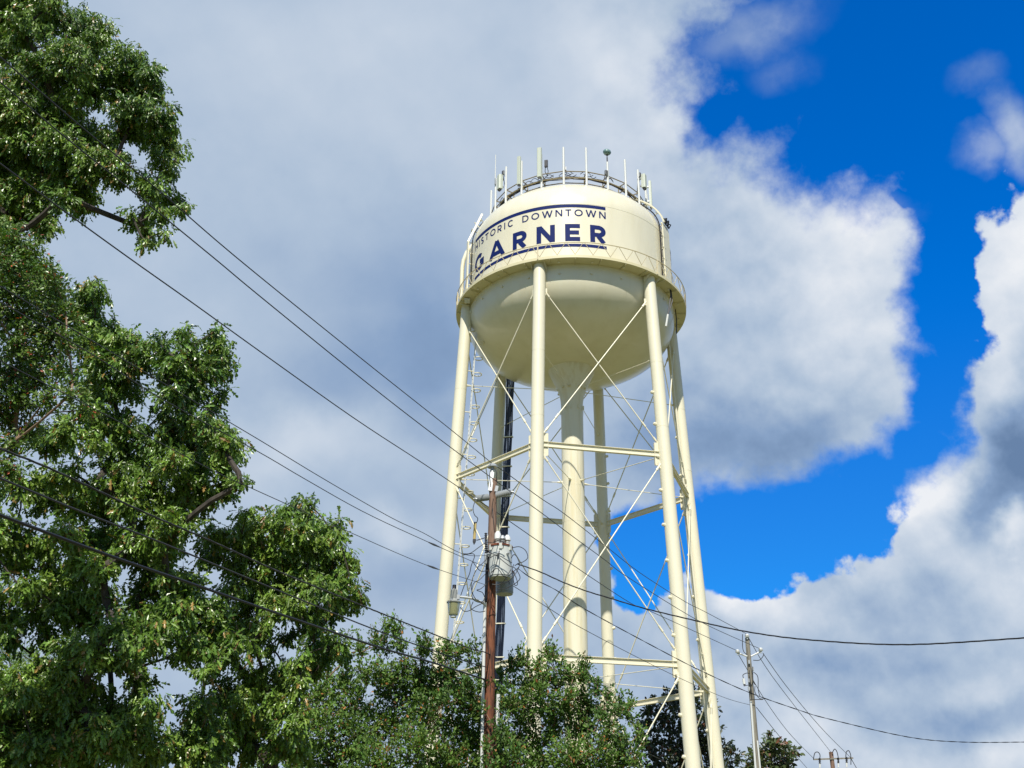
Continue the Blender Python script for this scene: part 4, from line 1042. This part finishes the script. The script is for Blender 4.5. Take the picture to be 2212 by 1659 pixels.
def z2d(lst, x0, y0, k):  # measurements taken in an enlarged view
    return [(x0 + c[0] * k, y0 + c[1] * k, c[2] * k) + tuple(c[3:]) for c in lst]
K3 = 1 / 3
topoak = z2d([(60, 60, 150), (200, 20, 110), (330, 50, 90), (300, 150, 90), (150, 180, 100), (480, 160, 80), (560, 190, 110), (670, 200, 75), (90, 300, 100), (420, 300, 90),
              (620, 270, 60), (480, 420, 130), (650, 400, 110), (800, 420, 100), (900, 430, 90), (980, 460, 75), (280, 460, 120), (120, 560, 130), (330, 600, 130), (600, 560, 100), (780, 560, 110), (930, 560, 90), (1010, 590, 60),
              (100, 720, 120), (260, 780, 130), (480, 650, 80), (800, 700, 90), (950, 720, 90), (1060, 780, 90), (850, 830, 90), (980, 850, 110), (1100, 930, 95), (1080, 1050, 85), (480, 800, 110), (620, 900, 110), (720, 960, 90), (200, 900, 140), (420, 960, 120),
              (580, 1060, 110), (720, 1080, 100), (800, 1130, 60), (60, 900, 110), (80, 1060, 120), (260, 1120, 120), (420, 1170, 110), (540, 1240, 80), (540, 1320, 60), (420, 1290, 70), (180, 1270, 120), (60, 1230, 110), (100, 1400, 60), (280, 1380, 90), (290, 1470, 70), (60, 1490, 60),
              (920, 1180, 70), (1000, 1200, 70), (1060, 1280, 70), (1160, 1330, 60), (1200, 1345, 35), (1030, 1380, 60), (940, 1420, 60), (950, 1500, 50), (930, 1550, 35), (1060, 1510, 35), (850, 1385, 22), (870, 1460, 22)], 0, 0, K3)
topoak += [(-60, 60, 70), (-70, 200, 80), (-60, 330, 80), (-90, -60, 90), (40, -70, 80), (-50, 450, 60)]
midoak = z2d([(560, 190, 60), (620, 240, 60), (500, 300, 80), (600, 330, 80), (620, 460, 80), (730, 470, 60), (780, 560, 90), (880, 570, 70), (950, 650, 70), (700, 640, 90), (560, 560, 110), (820, 690, 90), (650, 760, 110),
              (1030, 560, 35), (1070, 610, 60), (1190, 510, 60), (1230, 600, 70), (1150, 680, 80), (1400, 480, 40), (1380, 560, 70), (1440, 620, 65), (1300, 660, 90), (1420, 720, 80), (1320, 790, 90), (1200, 790, 80), (1060, 760, 60), (1420, 900, 45), (1380, 980, 50), (1250, 900, 70), (1120, 900, 90), (1060, 1010, 50),
              (800, 830, 70), (720, 880, 60), (880, 860, 60), (600, 900, 90), (600, 1050, 110), (760, 1060, 80), (860, 1110, 70), (950, 1120, 50), (1100, 1080, 80), (1230, 1080, 90), (1350, 1080, 80), (1450, 1130, 60), (1500, 1180, 60), (1550, 1260, 50), (1440, 1230, 80), (1300, 1200, 100), (1150, 1200, 100), (1000, 1230, 80),
              (450, 1130, 100), (300, 1200, 100), (620, 1200, 60), (780, 1220, 80), (880, 1300, 90), (700, 1350, 60), (760, 1450, 100), (950, 1420, 100), (1120, 1330, 100), (1280, 1330, 90), (1420, 1330, 80), (1500, 1420, 60), (1560, 1470, 40), (1450, 1500, 70), (1330, 1450, 90), (1180, 1480, 100), (1040, 1540, 100), (860, 1580, 110), (1320, 1580, 90), (1160, 1620, 90),
              (600, 1500, 80), (480, 1400, 70), (350, 1420, 60), (500, 1580, 100), (300, 1550, 110), (150, 1480, 110), (680, 1620, 90)], 0, 553, K3)
midoak += z2d([(90, 150, 120), (280, 200, 90), (420, 130, 90), (560, 180, 100), (700, 130, 80), (900, 100, 100), (860, 220, 100), (1050, 120, 110), (1180, 80, 80), (100, 330, 90), (320, 350, 60), (520, 330, 100), (660, 380, 90), (700, 270, 80), (950, 310, 90), (1080, 280, 80),
               (250, 480, 100), (420, 470, 120), (560, 540, 90), (680, 520, 70), (120, 470, 60), (400, 620, 110), (560, 680, 100), (250, 640, 80), (80, 700, 80), (60, 800, 70), (700, 640, 50), (900, 560, 60), (960, 480, 80), (1060, 600, 100), (900, 700, 80), (780, 760, 100), (900, 850, 100), (1040, 760, 110), (1180, 640, 90), (1180, 480, 70),
               (480, 880, 90), (620, 850, 90), (620, 960, 60), (460, 980, 80), (380, 1050, 90), (250, 1020, 80), (300, 800, 80), (700, 950, 60), (780, 960, 60), (620, 1130, 45), (520, 1100, 70), (420, 1180, 110), (250, 1200, 120), (100, 1150, 120), (80, 1330, 130), (250, 1370, 130), (430, 1340, 120), (580, 1280, 100), (720, 1250, 70), (900, 1020, 60), (900, 1130, 70), (960, 1260, 70), (850, 1330, 90), (760, 1400, 90), (620, 1430, 110), (900, 1430, 90), (1000, 1480, 100), (780, 1530, 110), (600, 1580, 110), (420, 1520, 120), (240, 1560, 130), (80, 1540, 110), (950, 1610, 90)], 0, 1106, K3)
midoak += [(-50, 1150, 60), (-60, 1300, 70), (-50, 1480, 70), (-40, 1620, 60)]
K4 = .3777
midoak += [(400, 1260, 35), (425, 1305, 35), (380, 1335, 35), (445, 1370, 38), (400, 1405, 33), (465, 1330, 35), (430, 1525, 33), (400, 1600, 33), (455, 1600, 38), (425, 1650, 40), (455, 1440, 24), (360, 1240, 30), (500, 1400, 30)]
lowoak = z2d([(575, 130, 28), (560, 190, 45), (510, 150, 28), (470, 200, 50), (240, 190, 30), (230, 250, 50), (350, 230, 50), (400, 270, 60), (300, 330, 80), (210, 330, 60), (560, 290, 70), (480, 330, 80), (650, 290, 50), (700, 270, 40), (760, 250, 35), (760, 320, 45), (690, 370, 70), (600, 400, 80), (790, 410, 40), (860, 465, 28), (800, 480, 45), (720, 470, 70), (500, 470, 90), (380, 430, 90), (250, 430, 90), (110, 320, 50), (60, 320, 60), (50, 430, 80),
              (830, 570, 35), (760, 570, 70), (640, 550, 80), (860, 640, 35), (900, 690, 20), (860, 720, 30), (790, 680, 50), (690, 650, 80), (560, 620, 90), (430, 590, 90), (300, 560, 80), (170, 500, 60), (740, 760, 50), (640, 760, 70), (580, 850, 50), (520, 760, 80), (400, 720, 90), (270, 690, 80), (140, 640, 60), (620, 810, 45),
              (230, 830, 80), (100, 820, 80), (50, 930, 70), (160, 930, 70), (270, 950, 50), (340, 860, 60), (380, 960, 40), (480, 900, 50), (620, 960, 55), (700, 930, 60), (770, 940, 50), (800, 1000, 30), (700, 1020, 50), (620, 1050, 50), (540, 1060, 60), (640, 1110, 40), (540, 1150, 60), (450, 1090, 50), (440, 1190, 60), (330, 1100, 50), (250, 1150, 70), (330, 1230, 70), (220, 1270, 70), (120, 1200, 60), (60, 1280, 70), (160, 1380, 80), (60, 1430, 70), (270, 1400, 60), (420, 1300, 70), (380, 1420, 60), (520, 1300, 60), (130, 1510, 80), (260, 1530, 80), (400, 1540, 80), (60, 1560, 60), (520, 1420, 70), (540, 1560, 80)], 442.4, 1032.2, K4)

OY = 25.5
gX = lambda px, Y: P(px, 1659, Y)[0]
tree('oak_tree', 'tallest oak, its drooping crown hanging above the other trees and the overhead wires', 'tree', (gX(-330, OY + 1), OY + 1, 0), topoak, OY + 1, leaf_oak, .20, 'oak', 'bark', 66, 15, droop=1.1, trunk_r=.42, trunk_top=P(-120, 520, OY + 1), spray_r=.2)
tree('oak_tree', 'biggest oak, broad dark green crown crossed by all the sloping cables', 'tree', (gX(120, OY), OY, 0), midoak, OY, leaf_oak, .20, 'oak', 'bark', 66, 15, droop=.9, trunk_r=.45, trunk_top=P(200, 1560, OY), spray_r=.2)
tree('oak_tree', 'lower round topped oak between the biggest oak and the crape myrtles', 'tree', (gX(560, OY + 3), OY + 3, 0), lowoak, OY + 3, leaf_oak, .20, 'oak', 'bark', 66, 15, droop=1.0, trunk_r=.34, trunk_top=P(600, 1600, OY + 3), spray_r=.2)
elm = z2d([(60, 60, 80), (170, 80, 80), (280, 90, 60), (340, 150, 60), (370, 230, 60), (240, 190, 100), (90, 220, 110), (300, 330, 110), (420, 330, 60), (140, 400, 120), (460, 420, 60), (330, 490, 100), (120, 580, 120), (280, 640, 100), (430, 560, 60), (80, 760, 110), (250, 800, 80), (400, 740, 70), (120, 920, 100), (300, 930, 70), (450, 900, 60), (60, 1060, 90), (180, 1130, 80), (60, 1230, 70), (560, 1000, 50), (470, 800, 50), (60, 1400, 60)], 0, 553, K3) + [(30, 520, 28), (60, 545, 25), (20, 560, 40), (-40, 650, 60), (-50, 850, 60), (-50, 1000, 60)]
tree('hackberry_tree', 'bright green small leaved tree with orange twigs in front of the biggest oak', 'tree', (gX(-300, 19), 19, 0), elm, 19.5, leaf_oval, .095, 'elm', 'barkm', 230, 12, droop=.15, trunk_r=.11, trunk_top=P(-150, 1250, 19), spray_r=.2, jitter=.8)

K5 = .3333
myr1 = [(690, 1480, 40), (740, 1450, 35), (790, 1425, 30), (760, 1500, 50), (830, 1430, 30), (835, 1395, 14), (810, 1380, 12), (745, 1370, 10), (775, 1395, 12), (835, 1350, 10), (855, 1360, 10), (862, 1385, 12), (875, 1420, 30), (850, 1460, 40), (910, 1430, 28), (900, 1470, 45), (918, 1400, 14), (925, 1385, 9), (948, 1425, 24), (965, 1405, 14), (945, 1460, 40), (980, 1430, 24), (985, 1405, 12), (1005, 1400, 9), (1025, 1393, 8), (1045, 1390, 6), (1010, 1445, 22), (990, 1480, 40), (1035, 1460, 18), (1030, 1500, 30), (1052, 1520, 25), (1048, 1480, 14), (1075, 1500, 14),
        (650, 1530, 35), (700, 1540, 50), (770, 1560, 55), (850, 1530, 55), (930, 1520, 50), (1000, 1540, 45), (650, 1600, 45), (720, 1620, 55), (810, 1620, 60), (900, 1590, 55), (980, 1610, 55), (1040, 1590, 45), (1080, 1560, 30), (1100, 1610, 45), (1050, 1650, 50), (940, 1650, 50), (850, 1670, 50), (750, 1680, 50), (640, 1660, 45), (560, 1640, 40), (1080, 1700, 50), (950, 1720, 60), (800, 1740, 60)]
myr2 = [(1085, 1465, 24), (1105, 1440, 16), (1120, 1425, 14), (1095, 1490, 30), (1135, 1450, 26), (1160, 1445, 22), (1180, 1425, 16), (1196, 1432, 16), (1192, 1412, 10), (1205, 1450, 20), (1228, 1470, 22), (1170, 1480, 35), (1130, 1500, 40), (1240, 1455, 12), (1252, 1450, 12), (1262, 1448, 8), (1258, 1475, 22), (1215, 1500, 35), (1275, 1500, 26), (1290, 1480, 12), (1300, 1510, 20), (1325, 1530, 14), (1340, 1525, 9), (1355, 1522, 7), (1310, 1545, 28), (1260, 1540, 40), (1190, 1545, 45), (1120, 1560, 45), (1345, 1560, 22), (1365, 1550, 9), (1340, 1595, 30), (1290, 1590, 40), (1230, 1600, 45), (1160, 1610, 45), (1370, 1610, 20), (1385, 1640, 18), (1330, 1640, 40), (1260, 1650, 45), (1180, 1665, 45), (1100, 1660, 40), (1390, 1600, 9), (1350, 1700, 40), (1250, 1710, 50), (1150, 1720, 50)]
for x, y in ((745, 1400), (775, 1385), (812, 1368), (832, 1345), (852, 1350), (868, 1372), (905, 1385), (922, 1375), (950, 1400), (966, 1388), (988, 1392), (1012, 1402), (705, 1440), (680, 1450), (1035, 1432)):
    myr1.append((x, y, 5, 0, 3.2)); myr1.append((x + 2, y + 22, 8, 0, 2.2))
for x, y in ((1082, 1440), (1104, 1422), (1122, 1405), (1140, 1420), (1163, 1420), (1182, 1398), (1196, 1395), (1210, 1425), (1232, 1440), (1252, 1432), (1264, 1436), (1290, 1462), (1312, 1490), (1340, 1508), (1358, 1515), (1378, 1560)):
    myr2.append((x, y, 5, 0, 3.0)); myr2.append((x + 1, y + 20, 8, 0, 2.2))
myr1 += [(1075, 1560, 16, -1.6), (1050, 1585, 16, -1.6), (1062, 1630, 20, -1.6), (1085, 1520, 10, -1.4), (1045, 1530, 10, -1.4)]
myr1 = [(c[0], c[1] + (28 if c[2] > 15 else 4), c[2] * (.9 if c[2] > 15 else 1)) + tuple(c[3:]) for c in myr1]
myr2 = [(c[0], c[1] + (32 if c[2] > 15 else 6), c[2] * (.88 if c[2] > 15 else 1)) + tuple(c[3:]) for c in myr2]
tree('crape_myrtle', 'wide crape myrtle with brown seed heads left of and around the wooden pole', 'shrub', (gX(850, 35.9), 35.9, 0), myr1, 35.9, leaf_oval, .125, 'myr', 'barkm', 85, 13, droop=-.1, trunk_r=.12, trunk_top=P(860, 1760, 35.9), spray_r=.22, up=.5, seeds=(.035, 30, 'myrpan'), jitter=.9, group='crape myrtles at the foot of the pole')
tree('crape_myrtle', 'dark green crape myrtle right of the wooden pole, in front of the tower legs', 'shrub', (gX(1220, 37.2), 37.2, 0), myr2, 37.2, leaf_oval, .125, 'myr', 'barkm', 85, 13, droop=-.1, trunk_r=.12, trunk_top=P(1210, 1780, 37.2), spray_r=.22, up=.5, seeds=(.035, 30, 'myrpan'), jitter=.9, group='crape myrtles at the foot of the pole')
mg = z2d([(1655, 740, 25), (1640, 790, 50), (1690, 780, 30), (1600, 850, 60), (1680, 850, 70), (1520, 870, 50), (1470, 890, 50), (1760, 770, 30), (1770, 850, 50), (1560, 930, 60), (1450, 970, 45), (1410, 1040, 40), (1500, 1010, 50), (1600, 1010, 60), (1700, 960, 60), (1790, 940, 60), (1860, 880, 50), (1420, 1110, 45), (1490, 1110, 60), (1590, 1110, 60), (1700, 1080, 70), (1800, 1040, 70), (1880, 1000, 60), (1460, 1190, 60), (1560, 1200, 70), (1680, 1190, 80), (1800, 1150, 80), (1890, 1110, 60), (1960, 1130, 35), (2010, 1150, 35), (2030, 1200, 25), (1960, 1210, 50), (1880, 1220, 60), (1450, 1290, 80), (1600, 1310, 90), (1750, 1300, 90), (1900, 1300, 80)], 914.3, 1238.7, K5)
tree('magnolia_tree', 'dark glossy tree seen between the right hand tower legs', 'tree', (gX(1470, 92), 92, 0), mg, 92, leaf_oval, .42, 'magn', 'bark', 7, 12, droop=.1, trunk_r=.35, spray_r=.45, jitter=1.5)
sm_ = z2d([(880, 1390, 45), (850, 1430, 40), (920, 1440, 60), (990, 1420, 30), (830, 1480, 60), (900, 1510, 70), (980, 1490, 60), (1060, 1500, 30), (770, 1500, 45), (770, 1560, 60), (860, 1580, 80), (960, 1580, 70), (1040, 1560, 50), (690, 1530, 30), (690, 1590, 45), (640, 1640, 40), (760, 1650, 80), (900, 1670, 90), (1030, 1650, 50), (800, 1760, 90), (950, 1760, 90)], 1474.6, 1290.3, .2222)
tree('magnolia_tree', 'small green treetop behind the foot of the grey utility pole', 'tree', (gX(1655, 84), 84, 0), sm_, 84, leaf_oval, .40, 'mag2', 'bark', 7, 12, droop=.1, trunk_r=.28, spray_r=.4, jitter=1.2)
pn = z2d([(60, 960, 60), (150, 930, 60), (250, 940, 60), (310, 980, 40), (180, 1030, 80), (80, 1060, 80), (60, 1170, 60), (180, 1140, 60), (270, 1080, 50), (230, 1240, 60), (100, 1280, 90), (60, 1420, 90)], 0, 1106, K3)
tree('pine_tree', 'bright yellow-green pine glimpsed through the big oak near the lower left corner', 'tree', (gX(40, 60), 60, 0), pn, 60, leaf_needle, .40, 'pine', 'bark', 4.5, 12, droop=-.3, trunk_r=.3, spray_r=.4, jitter=1.0)
yl = [(420, 1650, 22), (400, 1665, 22), (450, 1668, 24), (470, 1650, 14), (430, 1700, 30), (470, 1700, 30)]
tree('yellowing_tree', 'pale yellowing treetop glimpsed under the oak at the bottom edge', 'tree', (gX(430, 70), 70, 0), yl, 70, leaf_oval, .4, 'yel', 'bark', 4, 12, trunk_r=.25, spray_r=.4, jitter=.8)
